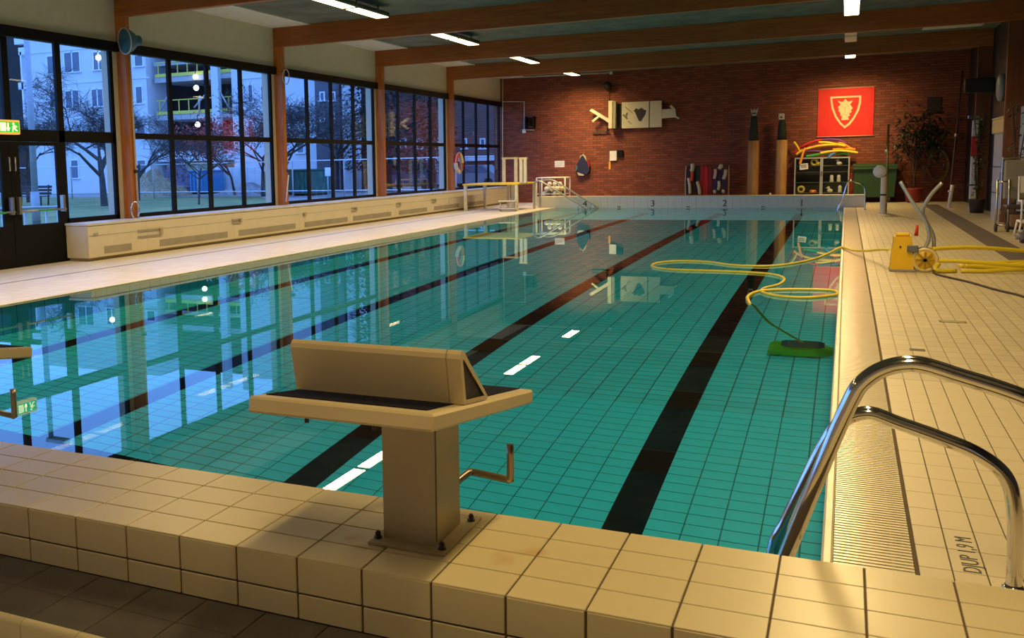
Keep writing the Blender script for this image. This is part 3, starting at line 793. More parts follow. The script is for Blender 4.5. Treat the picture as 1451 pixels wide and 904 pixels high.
nt_ = MB().box(-.12, .12, -.012, -.010, -.09, .09, Matrix.Rotation(radians(-6), 4, 'Y')).build('notice', white_paint)
nt_.location = (p.x, yc - .008, p.z); tag(nt_, 'small white notice taped on the cabinet door', 'notice')
for z in (.045, .01, -.03): MB().box(-.09, .08, -.0135, -.012, z - .009, z + .009, Matrix.Rotation(radians(-6), 4, 'Y')).build('text_line', num_m, nt_)
toyY = mat('toy_yellow', (0.8, 0.6, 0.05), 0.4); toyW = mat('toy_white', (0.75, 0.72, 0.6), 0.4); toyO = mat('toy_orange', (0.8, 0.25, 0.03), 0.4)
def toy(name, px, py, zs, kind, m_, lab):
    q = on_y(px, py, yc + .1); o_ = None
    if kind == 'ring':
        b = MB().tube([(.085 * cos(2*pi*i/16), 0, .11 + .085 * sin(2*pi*i/16)) for i in range(16)], .03, 8, closed=True)
    elif kind == 'duck':
        b = MB().ball((0, 0, .06), .07, 10, (1.2, .9, .85)).ball((-.04, 0, .15), .045, 10).lathe([(.02, 0), (.004, .04)], 6, Matrix.Translation((-.075, 0, .15)) @ Matrix.Rotation(-pi/2, 4, 'Y'))
    elif kind == 'disc':
        b = MB().lathe([(.05, 0), (.10, .01), (.10, .07), (.06, .09)], 14)
    else:
        b = MB().lathe([(.05, 0), (.06, .05), (.045, .12), (.055, .17), (.03, .22)], 12)
    o_ = b.build(name, m_); o_.location = (q.x, yc + .08, zs)
    tag(o_, lab, 'toy', 'swimming toys in the glass cabinet')
for args in (('swim_ring', 1135, 268, .30, 'ring', toyY, 'yellow ring toy on the lower cabinet shelf'), ('toy_dish', 1152, 268, .30, 'disc', toyO, 'orange dish toy on the lower cabinet shelf'),
             ('swim_ring', 1154, 231, 1.13, 'ring', toyY, 'yellow ring toy on the upper cabinet shelf'), ('toy_duck', 1160, 231, 1.13, 'duck', toyY, 'yellow duck toy on the upper cabinet shelf'),
             ('toy_cone', 1178.5, 252, .62, 'cone', toyW, 'white cone toy on the middle cabinet shelf beside the door post'), ('toy_cone', 1188.5, 252, .62, 'cone', toyW, 'white cone toy on the middle cabinet shelf near the side'),
             ('toy_duck', 1176, 268, .30, 'duck', toyW, 'white duck toy lying on the lower cabinet shelf'), ('toy_cone', 1190, 268, .30, 'cone', toyW, 'white cone toy on the lower cabinet shelf'),
             ('toy_duck', 1189, 236, 1.13, 'duck', toyW, 'grey white duck toy on the top cabinet shelf'), ('toy_dish', 1183, 276, .06, 'disc', toyY, 'yellow dish toy on the cabinet bottom')):
    toy(*args)
NC = {'yellow': (0.85, 0.58, 0.02), 'orange': (0.85, 0.27, 0.01), 'red': (0.70, 0.02, 0.02), 'green': (0.03, 0.35, 0.06), 'blue': (0.03, 0.16, 0.55), 'purple': (0.16, 0.04, 0.22)}
for k_, v_ in NC.items(): mat('noodle_' + k_, v_, 0.6, var=0.05)
NOOD = [('yellow', 0, [(1128, 219), (1137, 213), (1150, 209), (1165, 206), (1185, 205)]), ('orange', .09, [(1140, 215), (1155, 211), (1172, 206), (1186, 206), (1195, 212)]),
        ('orange', -.10, [(1134, 232), (1136, 224), (1139, 214), (1141, 210)]), ('yellow', -.10, [(1162, 217), (1178, 214.5), (1195, 213.5), (1216, 216.5)]),
        ('yellow', .0, [(1160, 201.5), (1172, 202), (1186, 204.5), (1198, 207)]), ('red', .10, [(1136, 208), (1146, 203), (1158, 199), (1164, 198)]),
        ('red', .02, [(1138, 214), (1146, 210), (1158, 206), (1166, 205)]), ('purple', .14, [(1160, 199), (1175, 197.5), (1190, 199), (1200, 204)]),
        ('green', -.06, [(1142, 222), (1153, 220), (1166, 217.5), (1176, 217)]), ('orange', .12, [(1188, 202.5), (1195, 204), (1205, 210), (1212, 212)]),
        ('blue', -.14, [(1174, 224.5), (1177, 220), (1183, 217)]), ('yellow', .16, [(1125, 201), (1128, 205), (1131, 210), (1133, 214)]),
        ('red', .17, [(1126, 217), (1134, 209), (1143, 207), (1150, 210)]), ('green', .17, [(1186, 218), (1194, 217), (1203, 218)]), ('orange', .05, [(1180, 212), (1196, 210.5), (1212, 212.5)]), ('purple', .04, [(1131, 215), (1150, 214), (1170, 215)])]
LBL = ['long yellow foam noodle arched across the pile above the cabinet', 'orange foam noodle bent over the middle of the pile', 'short orange foam noodle drooping over the cabinet front', 'straight yellow foam noodle sticking out past the cabinet side', 'yellow foam noodle on top of the pile', 'red foam noodle on top of the pile', 'red foam noodle squeezed inside the pile', 'purple foam noodle at the back of the pile', 'green foam noodle under the yellow ones on the cabinet', 'orange foam noodle hanging at the open end of the pile', 'blue foam piece dangling at the cabinet edge', 'yellow noodle end poking up beside the wooden post', 'red foam noodle crossing the end near the wooden post', 'short green noodle at the back of the cabinet top', 'orange foam noodle pointing past the banner', 'purple foam noodle lying flat under the pile']
for (col, dy, pts), lb in zip(NOOD, LBL):
    yy = yc + .20 + dy
    w3 = [on_y(px, py, yy) for px, py in pts]
    w3 = [Vector((q.x, q.y if (lb.find('front') < 0 and lb.find('edge') < 0) else yc - .06 + .05 * i, max(q.z, zc + .036) if (lb.find('front') < 0 and lb.find('edge') < 0) else q.z)) for i, q in enumerate(w3)]
    tag(MB().tube(smooth_path(w3, 5), .036, 8).build('foam_noodle', MATS['noodle_' + col]), lb, 'foam noodle', 'foam noodles heaped on the cabinet')

# green wheeled bin
yb_ = 32.35
a = on_y(1209, 232, yb_); c = on_y(1272, 232, yb_)
t = thing('waste_container', ((a.x + c.x) / 2, yb_ + .3, 0), 'large dark green wheeled waste container against the brick wall', 'container')
hw = (c.x - a.x) / 2; zt_ = (a.z + c.z) / 2
bin_m = mat('green_bin_plastic', (0.014, 0.055, 0.013), 0.6)
b = MB(); lo = [(-hw * .9, -.25, .16), (hw * .9, -.25, .16), (hw * .9, .3, .16), (-hw * .9, .3, .16)]; hi = [(-hw * .98, -.3, zt_ - .12), (hw * .98, -.3, zt_ - .12), (hw * .98, .35, zt_ - .12), (-hw * .98, .35, zt_ - .12)]
b.add(lo + hi, [(3, 2, 1, 0), (4, 5, 6, 7), (0, 1, 5, 4), (1, 2, 6, 5), (2, 3, 7, 6), (3, 0, 4, 7)])
b.build('body', bin_m, t)
MB().prism([(-.33, zt_ - .12), (-.33, zt_ - .06), (-.1, zt_), (.25, zt_ + .01), (.37, zt_ - .06), (.37, zt_ - .12)], -hw, hw, 'x').build('lid', bin_m, t)
MB().bbox(-hw, hw, -.36, -.30, zt_ - .17, zt_ - .12, .01).build('rim', bin_m, t)
for x in (-.4, .4):
    for y in (-.2, .25):
        MB().tube([(x - .03, y, .08), (x + .03, y, .08)], .08, 12).build('wheel', dark_cap, t)
        MB().box(x - .04, x + .04, y - .03, y + .03, .10, .18).build('caster_fork', dark_cap, t)
# red crate edge beside the cabinet
tag(MB().bbox(.115, .155, 32.5, 32.8, 0, .88, .01).build('red_board', mat('red_board', (0.28, 0.01, 0.01), 0.5)), 'narrow red board standing between cabinet and green container', 'board')

# wooden posts with dark tops and pale heads
log_m = wood_mat('carved_log', (0.30, 0.14, 0.04), (0.52, 0.28, 0.09), 'Z', 0.6, .7)
yl = 32.6
for (xa, xb, ztop, hx0, hx1, hz0, hz1, dz), lab in zip((((1060, 1076, 199.5, 1063.5, 1074, 164.5, 153.5, 164), (1100, 1116, 198.5, 1103, 1111.5, 170, 161, 169))), ('round wooden post with a dark top and a pale forked head', 'round wooden post with a dark top and a pale square head')):
    A_, B_ = on_y(xa, ztop, yl), on_y(xb, ztop, yl)
    cx_, r_ = (A_.x + B_.x) / 2, (B_.x - A_.x) / 2
    zh = on_y(hx0, hz0, yl).z; zh2 = on_y(hx0, hz1, yl).z
    t = thing('carved_post', (cx_, yl, 0), lab, 'carved post', 'carved wooden posts')
    MB().lathe([(r_ * 1.03, 0), (r_, .4), (r_ * 1.02, 1.0), (r_, A_.z)], 18).build('log', log_m, t)
    MB().lathe([(r_ * .86, A_.z), (r_ * .80, A_.z + .25), (r_ * .66, A_.z + .5), (r_ * .5, zh)], 14).build('dark_top', mat('dark_green_cloth', (0.012, 0.02, 0.014), 0.8), t)
    hA, hB = on_y(hx0, hz0, yl).x - cx_, on_y(hx1, hz0, yl).x - cx_
    hd_ = mat('pale_head', (0.45, 0.42, 0.34), 0.6)
    if 'forked' in lab:
        b = MB().prism([(hA + .06, zh), (hB - .06, zh), (hB - .02, zh + .12), (hB, zh2), (hB - .06, zh2 - .08), ((hA + hB) / 2, zh2 - .02), (hA + .06, zh2 - .09), (hA, zh2 - .01), (hA + .02, zh + .12)], -.06, .06, 'y')
    else:
        b = MB().bbox(hA, hB, -.07, .07, zh, zh2, .02)
    h_ = b.build('head', hd_, t)
    MB().box(hA + .05, hB - .05, -.066 if 'forked' in lab else -.074, -.06, zh + .06, zh + .10).build('mark', num_m, h_)
tag(MB().prism([(on_y(1085, 276, 32.4).x, .20), (on_y(1096, 276, 32.4).x, .20), (on_y(1096, 276, 32.4).x, .30), (on_y(1092, 276, 32.4).x, .52), (on_y(1090, 276, 32.4).x, .50), (on_y(1093, 276, 32.4).x, .30)], 32.36, 32.44, 'y').build('kick_paddle', white_paint), 'small pale paddle leaning between the two wooden posts', 'paddle')
C.objects['kick_paddle'].location.z = -.2

# rack of hanging suits
yv = 32.2
xa, xb = on_y(970.5, 270, yv).x, on_y(1031.5, 270, yv).x
t = thing('clothes_rack', ((xa + xb) / 2, yv, 0), 'low clothes rack with pale posts before the brick wall', 'rack')
hw = (xb - xa) / 2
for x in (-hw, hw):
    MB().tube([(x, .16, .03), (x, .16, .80), (x, .16, 1.20)], [.022, .022, .010], 8).build('post', rod, t)
    MB().bbox(x - .025, x + .025, -.25, .25, 0, .04, .005).build('foot', rod, t)
MB().tube([(-hw, .16, 1.20), (hw, .16, 1.20)], .010, 8).build('rail', dark_cap, t)
sk = mat('black_neoprene', (0.01, 0.012, 0.012), 0.7); sr = mat('red_vest_cloth', (0.35, 0.008, 0.012), 0.7); sb_ = mat('navy_cloth', (0.02, 0.022, 0.08), 0.7); sw = mat('pale_sleeve', (0.52, 0.48, 0.36), 0.7)
def suit(px0, px1, z0, z1, main, parts, lab):
    x0_, x1_ = on_y(px0, 260, yv).x, on_y(px1, 260, yv).x
    cx_ = (x0_ + x1_) / 2; h_ = (x1_ - x0_) / 2
    t_ = thing('swim_suit', (cx_, yv, z0), lab, 'swim suit', 'suits hanging on the low rack')
    H_ = z1 - z0
    pr = [(-h_ * .8, 0), (-h_ * .2, .02), (0, H_ * .3), (h_ * .3, .01), (h_ * .85, 0), (h_, H_ * .5), (h_ * .9, H_ * .88), (h_ * .3, H_), (-h_ * .3, H_), (-h_ * .9, H_ * .88), (-h_, H_ * .5)]
    MB().prism(pr, -.08, .08, 'y').build('body', main, t_)
    MB().tube([(0, 0, H_ - .02), (0, .06, 1.22 - z0), (0, .16, 1.213 - z0)], .006, 6).build('hanger_hook', dark_cap, t_)
    for nm, m_, q0, q1, za, zb, r_ in parts:
        xA, xB = on_y(q0, 260, yv - .11).x - cx_, on_y(q1, 260, yv - .11).x - cx_
        MB().tube(smooth_path([(xA, -.12, za - z0), ((xA + xB) / 2 + .02, -.14, (za + zb) / 2 - z0), (xB, -.12, zb - z0)], 4), [r_] * 9, 8).build(nm, m_, t_)
zz = lambda py: on_y(1000, py, yv).z
suit(972.00, 980.30, .25, 1.2, sk, [('sleeve', sw, 975.5, 978, zz(252), zz(274), .045)], 'black suit with one pale trouser leg at the end of the rack')
suit(978.70, 986.30, .24, 1.2, mat('black_red_cloth', (0.06, 0.008, 0.008), 0.7), [('collar', sw, 981, 980, zz(232), zz(242), .065), ('red_sleeve', mat('orange_red', (0.5, 0.05, 0.02), 0.7), 980.5, 979.5, zz(243), zz(256), .05)], 'black and red suit with a pale collar on the rack')
suit(984.70, 992.30, .22, 1.2, mat('dark_green_suit', (0.012, 0.025, 0.018), 0.7), [('sleeve', sw, 988, 992, zz(257), zz(275), .05)], 'dark green suit with a pale leg beside the red vests')
suit(992.20, 998.30, .22, 1.21, sr, [], 'plain red vest beside the dark green suit')
suit(997.70, 1003.30, .20, 1.2, mat('bright_red_vest', (0.5, 0.012, 0.015), 0.7), [], 'brighter red vest in the middle of the rack')
suit(1003.70, 1009.30, .26, 1.18, mat('dull_red_vest', (0.22, 0.006, 0.01), 0.7), [], 'dull red vest beside the navy suits')
suit(1010.70, 1016.30, .30, 1.12, sb_, [('sleeve', mat('pink_white', (0.6, 0.45, 0.38), 0.7), 1013.5, 1012, zz(240), zz(253), .045), ('cuff', sw, 1012, 1013, zz(270), zz(273), .045)], 'navy suit with a pinkish sleeve on the rack')
suit(1016.70, 1022.30, .30, 1.16, mat('indigo_cloth', (0.028, 0.02, 0.09), 0.7), [('collar', sw, 1021, 1019, zz(234), zz(239), .06), ('leg', sw, 1018.5, 1018, zz(257), zz(269), .045)], 'indigo suit with pale collar and pale leg on the rack')
suit(1023.70, 1029.30, .32, 1.1, sb_, [('sleeve', mat('pale_green_sleeve', (0.42, 0.45, 0.3), 0.7), 1028, 1025, zz(241), zz(254), .05), ('cuff', sw, 1024, 1025, zz(270), zz(272), .045)], 'navy suit with a pale green sleeve at the end near the wooden posts')

# board with arms, fixed high on the wall
board_m = mat('cream_board', (0.60, 0.55, 0.38), 0.5, var=0.05); dk = mat('dark_print', (0.03, 0.028, 0.022), 0.6)
A_ = wall_pt(881, 144, YB - .2); B_ = wall_pt(937.5, 180.5, YB - .2)
t = thing('target_board', ((A_.x + B_.x) / 2, YB, B_.z), 'cream wall board with a dark emblem and folding arms, hung on brick', 'board')
L0 = Vector(t.location)
def lp(px, py, y=YB - .2): q = on_y(px, py, y) - L0; return (q.x, q.z)
def poly(name, pts, d0, d1, m_, y=YB - .2, par=None): return MB().prism([lp(px, py, y) for px, py in pts], d0, d1, 'y').build(name, m_, par or t)
bd = poly('board', ((881, 145), (937.5, 142.5), (937.5, 180), (881, 182)), -.20, -.15, board_m)
poly('emblem', ((898, 157), (901, 153.5), (905, 155), (909, 152.5), (912, 155), (916, 156.5), (914.5, 162), (911, 168), (908.5, 172), (905, 171), (902, 164), (900, 159.5)), -.204, -.20, dk, par=bd)
poly('joint_line', ((919.6, 143.4), (921, 143.3), (920.6, 180.6), (919.2, 180.7)), -.203, -.20, dk, par=bd)
for q in (((882, 163), (884, 161.5), (890, 168), (888, 169.5)), ((886, 162), (888.5, 159), (890, 160), (888, 168)), ((890, 171), (895, 175), (894.4, 176), (889.5, 172)), ((886, 151), (897, 160), (896.5, 160.6), (885.5, 152))): poly('ink_mark', q, -.203, -.20, mat('faded_ink', (0.16, 0.15, 0.11), 0.6), par=bd)
poly('bracket', ((864.5, 143.5), (870, 143), (869.6, 182), (864.4, 182.2)), -.45, -.20, board_m)
poly('bracket_shade_side', ((870, 143), (874.5, 144), (874, 182), (869.6, 182)), -.42, -.20, mat('shaded_board', (0.30, 0.27, 0.16), 0.6))  # cream bracket's side, its shade put into a darker board colour
poly('wall_mount', ((875, 148), (881, 147), (881, 180), (875, 181)), -.18, -.01, dk)
poly('support_rail', ((900, 150), (925, 150), (925, 176), (900, 176)), -.15, -.002, dk)
poly('arm', ((837, 157), (840.5, 154.5), (865, 169), (864.6, 174.5)), -.40, -.30, board_m)
poly('arm_stub', ((840, 171.5), (849, 164), (851, 166), (842, 173.5)), -.38, -.32, board_m)
poly('side_flap', ((938, 155), (957, 154), (958, 166), (938, 168)), -.22, -.17, board_m)
poly('flap_ear', ((949, 151), (951.5, 148.5), (957.5, 155), (954, 156)), -.24, -.18, board_m)
poly('flap_ear', ((957, 163.5), (963, 167.5), (962, 169), (956.5, 166.5)), -.24, -.18, board_m)
poly('under_bar', ((838, 186.5), (862, 186), (862, 188), (838, 188.5)), -.12, -.08, dk)
poly('under_bar_post', ((858, 180), (860, 180), (860, 188), (858, 188)), -.12, -.002, dk)

# spotlight on a rod below the beam
A_ = wall_pt(820, 107, YB - .9); B_ = wall_pt(861, 122, YB - .30)
t = thing('spot_fixture', B_, 'dark spotlight on a thin rod near the board', 'spotlight')
MB().tube([A_ - B_, Vector((0, 0, 0))], .018, 6).build('rod', dark_cap, t)
MB().lathe([(.05, -.16), (.12, -.12), (.14, .05), (.09, .16)], 14, Matrix.Rotation(radians(65), 4, 'X')).build('head', mat('black_housing', (0.012, 0.012, 0.012), 0.5), t)
MB().tube([(0, .1, 0), (0, .29, 0)], .03, 8).build('wall_arm', dark_cap, t)
MB().tube([(.0, .28, 0), (.0, .28, -.55)], .012, 6).build('cable', dark_cap, t)

# small things on the wall
def wall_box(name, px0, py0, px1, py1, d, m_, lab, cat):
    A_, B_ = wall_pt(px0, py0), wall_pt(px1, py1)
    o_ = MB().bbox(0, B_.x - A_.x, -d, 0, 0, A_.z - B_.z, .006).build(name, m_); o_.location = (A_.x, YB - .001, B_.z)
    return tag(o_, lab, cat)
o_ = wall_box('wall_notice', 786, 228, 800, 237, .012, white_paint, 'white paper notice on the brick wall beside the hanging jacket', 'notice')
for k2 in range(3): MB().box(.04, .30, -.0128, -.012, .06 + .045 * k2, .066 + .045 * k2).build('text_line', mat('grey_ink', (0.3, 0.28, 0.26), 0.7), o_)
wall_box('telephone_box', 864.5, 214, 874.5, 227.5, .08, white_paint, 'white telephone box on the brick wall', 'telephone')
wall_box('speaker_box', 875.5, 213, 883, 222.5, .10, black_frame, 'small black box beside the white telephone box', 'box')
wall_box('yellow_tag', 862.8, 228.5, 865.6, 240, .03, mat('amber_tag', (0.8, 0.38, 0.02), 0.5), 'narrow amber tag hanging below the white telephone box', 'tag')
wall_box('picture_frame', 1314, 138, 1333, 160, .04, mat('dark_picture', (0.03, 0.02, 0.018), 0.5), 'dark framed picture above the plant on the brick wall', 'picture')
# jacket
A_ = wall_pt(825, 249)
t = thing('jacket', (A_.x, YB - .10, A_.z), 'navy jacket with red sleeves and pale hood hanging on the brick wall', 'jacket')
def jp(px, py): q = on_y(px, py, YB - .12) - Vector(t.location); return (q.x, q.z)
nav = mat('navy_jacket', (0.012, 0.014, 0.055), 0.7)
MB().prism([jp(*q) for q in ((817.5, 242), (816.5, 236), (820, 229), (824, 221), (826.5, 220.5), (831, 228), (835.5, 236), (835.5, 242), (832, 247), (822, 246))], -.06, .08, 'y').build('body', nav, t)
MB().prism([jp(*q) for q in ((821, 228), (822.5, 220.5), (827, 219), (830, 222), (831.5, 229), (828.5, 226), (826, 221.5), (824, 224))], -.03, .04, 'y').build('hood', sw, t)
MB().prism([jp(*q) for q in ((831.5, 227), (834, 228), (836, 234), (835, 237), (833, 231)) ], -.07, .05, 'y').build('sleeve', sr, t)
MB().prism([jp(*q) for q in ((816, 236), (818.5, 234), (819, 239), (817, 242)) ], -.075, .05, 'y').build('sleeve', mat('teal_sleeve', (0.05, 0.14, 0.18), 0.7), t)
MB().prism([jp(*q) for q in ((818, 244), (821, 245), (828, 247.5), (827, 249), (820, 248.5)) ], -.065, .04, 'y').build('hem', sw, t)
MB().tube([(jp(826, 219)[0], 0, jp(826, 219)[1]), (jp(826, 217)[0], .098, jp(826, 217)[1])], .012, 6).build('hook', steel, t)

# white conduit pipes and black bracket in the left corner
A_ = wall_pt(713, 112); 
t = thing('conduit', (A_.x, YB - .025, 0), 'white conduit pipe running down the brick corner and along the wall top', 'pipe')
def cp(px, py): q = wall_pt(px, py); return (q.x - A_.x, 0, q.z)
MB().tube([cp(712.5, 111), cp(712.5, 240)], .018, 6).build('pipe', white_paint, t)
MB().tube([cp(712.5, 111), cp(866, 103)], .018, 6).build('pipe', white_paint, t)
MB().tube([cp(712.5, 144), cp(743, 144), cp(743, 184)], .016, 6).build('pipe', white_paint, t)
MB().bbox(cp(866, 103)[0] - .05, cp(866, 103)[0] + .05, -.04, .024, cp(866, 103)[2] - .06, cp(866, 103)[2] + .06, .008).build('junction_box', white_paint, t)
MB().bbox(cp(743, 185)[0] - .06, cp(743, 185)[0] + .06, -.05, .024, cp(743, 185)[2] - .09, cp(743, 185)[2] + .05, .01).build('switch_box', white_paint, t)
MB().tube([cp(743, 184), cp(757, 184)], .016, 6).build('pipe', white_paint, t)
A_ = wall_pt(746.5, 182); B_ = wall_pt(759, 165)
t = thing('wall_bracket', (A_.x, YB, A_.z), 'small black metal bracket frame on the brick wall near the windows', 'bracket')
w_, h_ = B_.x - A_.x, B_.z - A_.z
for x in (.0, w_ - .04): MB().bbox(x, x + .05, -.25, -.001, 0, h_, .006).build('upright', black_frame, t)
for z in (.05, h_ - .09): MB().bbox(.04, w_, -.22, -.02, z, z + .05, .006).build('crossbar', black_frame, t)

# plant in a red pot
leaf_m = mat('dark_leaf', (0.008, 0.022, 0.007), 0.5, var=0.4, scale=3)
P_ = on_z(1294, 286); P_.y = 32.4; P_.x = on_y(1294, 284, 32.4).x
t = thing('potted_plant', (P_.x, 32.4, 0), 'tall dark leafy plant in a red pot by the brick wall', 'plant')
MB().lathe([(.16, 0), (.20, .05), (.24, .38), (.25, .42), (.20, .42), (.19, .36)], 18).build('pot', mat('red_pot', (0.25, 0.02, 0.012), 0.6), t)
b = MB(); rnd = random.Random(3)
for k2 in range(7):
    an = rnd.uniform(0, 6.28); rr = rnd.uniform(.1, .5)
    b.tube(smooth_path([(0, 0, .36), (.05 * cos(an), .05 * sin(an), 1.1), (rr * cos(an), rr * sin(an) * .5, rnd.uniform(1.7, 2.5))], 4), .014, 5)
b.build('stems', mat('plant_stem', (0.06, 0.04, 0.02), 0.7), t)
b = MB()
for k2 in range(800):
    ct = Vector((rnd.gauss(.22, .38), rnd.gauss(0, .18), rnd.gauss(1.95, .40)))
    ct.y = max(-.45, min(.45, ct.y)); ct.x = max(-.15, ct.x) if ct.z < 1.3 else ct.x
    if k2 < 40: ct = Vector((rnd.gauss(-.35, .12), rnd.gauss(0, .15), rnd.gauss(1.75, .25)))
    d = Vector((rnd.uniform(-1, 1), rnd.uniform(-1, 1), rnd.uniform(-.9, .4))).normalized(); u = d.cross(Vector((0, 0, 1))).normalized(); L = rnd.uniform(.10, .22)
    b.add([ct, ct + d * L * .5 + u * L * .24, ct + d * L - Vector((0, 0, .03)), ct + d * L * .5 - u * L * .24], [(0, 1, 2, 3)])
f_ = b.build('foliage', leaf_m, t, fix=False); f_['kind'] = 'stuff'
# yellow hose hung in a loop
A_ = wall_pt(1329, 234)
t = thing('wall_hose', (A_.x, YB - .06, A_.z), 'faint yellow hose hung in a long loop on the dark wall corner', 'hose')
for k2 in range(3):
    b = MB().tube([((.24 + .02 * k2) * cos(a), -.02 * k2, (.42 + .02 * k2) * sin(a)) for a in [2 * pi * i / 24 for i in range(24)]], .014, 6, closed=True).build('coil', mat('dull_yellow', (0.22, 0.14, 0.02), 0.6), t)
MB().tube([(0, .06, .44), (0, -.08, .44)], .02, 8).build('hook', dark_cap, t)
MB().tube(smooth_path([(.2, -.03, -.25), (.12, -.03, -.6), (.05, -.03, -.9)], 4), .014, 6).build('tail', MATS['dull_yellow'], t)

# ------------------------------------------------------------------ heater bench under the windows
XF = -10.72
hb_m = mat('cream_sheet_metal', (0.72, 0.66, 0.50), 0.4, var=0.03); hb_g = mat('grey_grille', (0.36, 0.33, 0.27), 0.6)
y0b, y1b = 11.52, 32.6
t = thing('heater_bench', (XF - .24, y0b, 0), 'long cream heater bench with a pale top under the windows', 'heater')
O_ = Vector(t.location)
def hb(x0, x1, ya, yb, za, zb, nm, m_, par=None, bev=.004): return MB().bbox(x0 - O_.x, x1 - O_.x, ya - O_.y, yb - O_.y, za, zb, bev).build(nm, m_, par or t)
hb(XW + .017, XF - .02, y0b + .01, y1b, .05, .565, 'body', hb_m)
hb(XW + .03, XF - .06, y0b + .05, y1b, 0, .05, 'plinth', mat('bench_plinth', (0.35, 0.29, 0.18), 0.7))
hb(XW + .017, XF + .015, y0b - .01, y1b, .566, .604, 'top', mat('pale_bench_top', (0.66, 0.66, 0.66), 0.35))
ends = [y0b + .005] + [on_x(px, 300, XF).y for px in (207, 330, 424, 496, 560, 610, 653)] + [y1b]
gr_px = ((145, 184), (224, 321), (337, 418), (431, 492), (500, 554), (565, 605), (615, 650), (657, 690))
for i in range(8):
    pn = hb(XF - .02, XF, ends[i] + .002, ends[i + 1] - .002, .055, .56, 'front_panel', hb_m, None, .003)
    hb(XF, XF + .004, ends[i] + .02, ends[i + 1] - .02, .40, .404, 'crease', hb_g, pn, .0005)
    ya, yb = on_x(gr_px[i][0], 300, XF).y, on_x(gr_px[i][1], 300, XF).y
    hb(XF, XF + .006, ya, yb, .10, .215, 'grille', hb_g, pn, .002)
for px0, px1, za, zb in ((131, 137, .42, .44), (194, 229, .30, .42), (328, 342, .36, .44), (429, 433, .35, .42), (498, 506, .34, .43), (562, 568, .34, .43), (612, 618, .34, .43), (656, 661, .34, .43)):
    ya, yb = on_x(px0, 320, XF).y, on_x(px1, 320, XF).y
    f_ = hb(XF, XF + .03, ya, yb, zb - .02, zb, 'towel_bar', hb_g, None, .004)
    if zb - za > .05: hb(XF, XF + .03, ya, yb, za, za + .015, 'towel_bar', hb_g, None, .004); hb(XF, XF + .035, yb - .06, yb, za, zb, 'bar_end', mat('bar_end_beige', (0.5, 0.42, 0.25), 0.5), None, .004)

# lifebuoy on a window post
cy_ = 27.95; cz_ = on_x(649, 231, -10.95).z; cy_ = on_x(650, 231, -10.93).y
t = thing('lifebuoy', (-10.93, cy_, cz_), 'red and white lifebuoy with rope hung on a window post', 'lifebuoy')
R_ = .26
lw_, lr_ = mat('lifebuoy_white', (0.75, 0.72, 0.66), 0.5), mat('lifebuoy_red', (0.62, 0.03, 0.02), 0.5)
for k2 in range(8):
    a0 = 2 * pi * k2 / 8
    pts = [(0, R_ * cos(a0 + i * pi / 4 / 6 ), R_ * sin(a0 + i * pi / 4 / 6)) for i in range(7)]
    MB().tube(pts, .065, 12, caps=False, flat=1).build('segment', lr_ if (k2 // 2) % 2 else lw_, t)
MB().tube([(.03, .335 * cos(a), .335 * sin(a)) for a in [2 * pi * i / 20 for i in range(20)]], .01, 6, closed=True).build('grab_rope', lw_, t)
MB().tube([(.06, -.05, .25), (.075, .02, 0), (.06, .08, -.26)], .05, 8, flat=.5).build('rope_bag', mat('grey_bag', (0.35, 0.33, 0.3), 0.7), t)
MB().tube([(-.07, 0, R_ - .07), (.0, 0, R_ - .07)], .015, 8).build('hook', steel, t)

# blue horn on the first visible post, hoses and poles on the posts
P_ = on_y(184, 58, 12.75)
t = thing('horn_speaker', (P_.x, 12.75, P_.z), 'blue horn loudspeaker fixed high on the post beside the door', 'loudspeaker')
bl = mat('blue_horn_plastic', (0.02, 0.12, 0.22), 0.4)
Mh = Vector((.35, .93, .10)).to_track_quat('Z', 'Y').to_matrix().to_4x4()
MB().lathe([(.21, -.10), (.21, -.085), (.20, -.05), (.18, .0), (.14, .06), (.09, .10), (.085, .18)], 20, Mh).build('horn', bl, t)
MB().tube([Mh @ Vector((.21 * cos(a), .21 * sin(a), -.095)) for a in [2 * pi * i / 20 for i in range(20)]], .010, 6, closed=True).build('rim', mat('pale_blue_rim', (0.5, 0.55, 0.55), 0.4), t)
MB().tube([(.02, .06, 0), (-.10, .17, -.02), (-11.05 - P_.x, .202, -.03)], .025, 8).build('mount_arm', dark_cap, t)
def post_pole(px_top, py_top, px_bot, py_bot, Y, r, m_, lab, clamp=None, name='rescue_pole'):
    A_, B_ = on_y(px_top, py_top, Y), on_y(px_bot, py_bot, Y)
    B_.z = max(B_.z, .607 + .001)
    t_ = thing(name, B_, lab, 'pole')
    MB().tube([Vector((0, 0, 0)), A_ - B_], r, 8).build('shaft', m_, t_)
    if clamp:
        q = on_y(*clamp, Y) - B_
        MB().bbox(q.x - .05, q.x + .04, q.y - .03, q.y + .05, q.z - .03, q.z + .03, .006).build('clamp', dark_cap, t_)
    return t_
tpole = mat('translucent_pole', (0.55, 0.48, 0.36), 0.35)
p_ = post_pole(183.5, 78, 196.5, 309, 13.04, .018, tpole, 'thin pale pole standing against the post beside the door', (191.5, 243))
post_pole(409, 248, 405.5, 286, 17.93, .014, white_paint, 'short white stick leaning on the second window post', (409.5, 242))
P_ = on_z(184, 309, .606)
t = thing('grab_ring', (-10.85, P_.y - .15, .605), 'small chrome ring handle on the bench top at the first post', 'handle')
MB().tube([(.0, .10 * cos(a), .002 + .145 * (1 + sin(a)) ) for a in [2 * pi * i / 18 for i in range(18)]], .012, 6, closed=True).build('ring', chrome, t)
P_ = on_y(404, 109, 17.9)
t = thing('hanging_loop', P_, 'pale cable loop hanging on the second window post', 'cable')
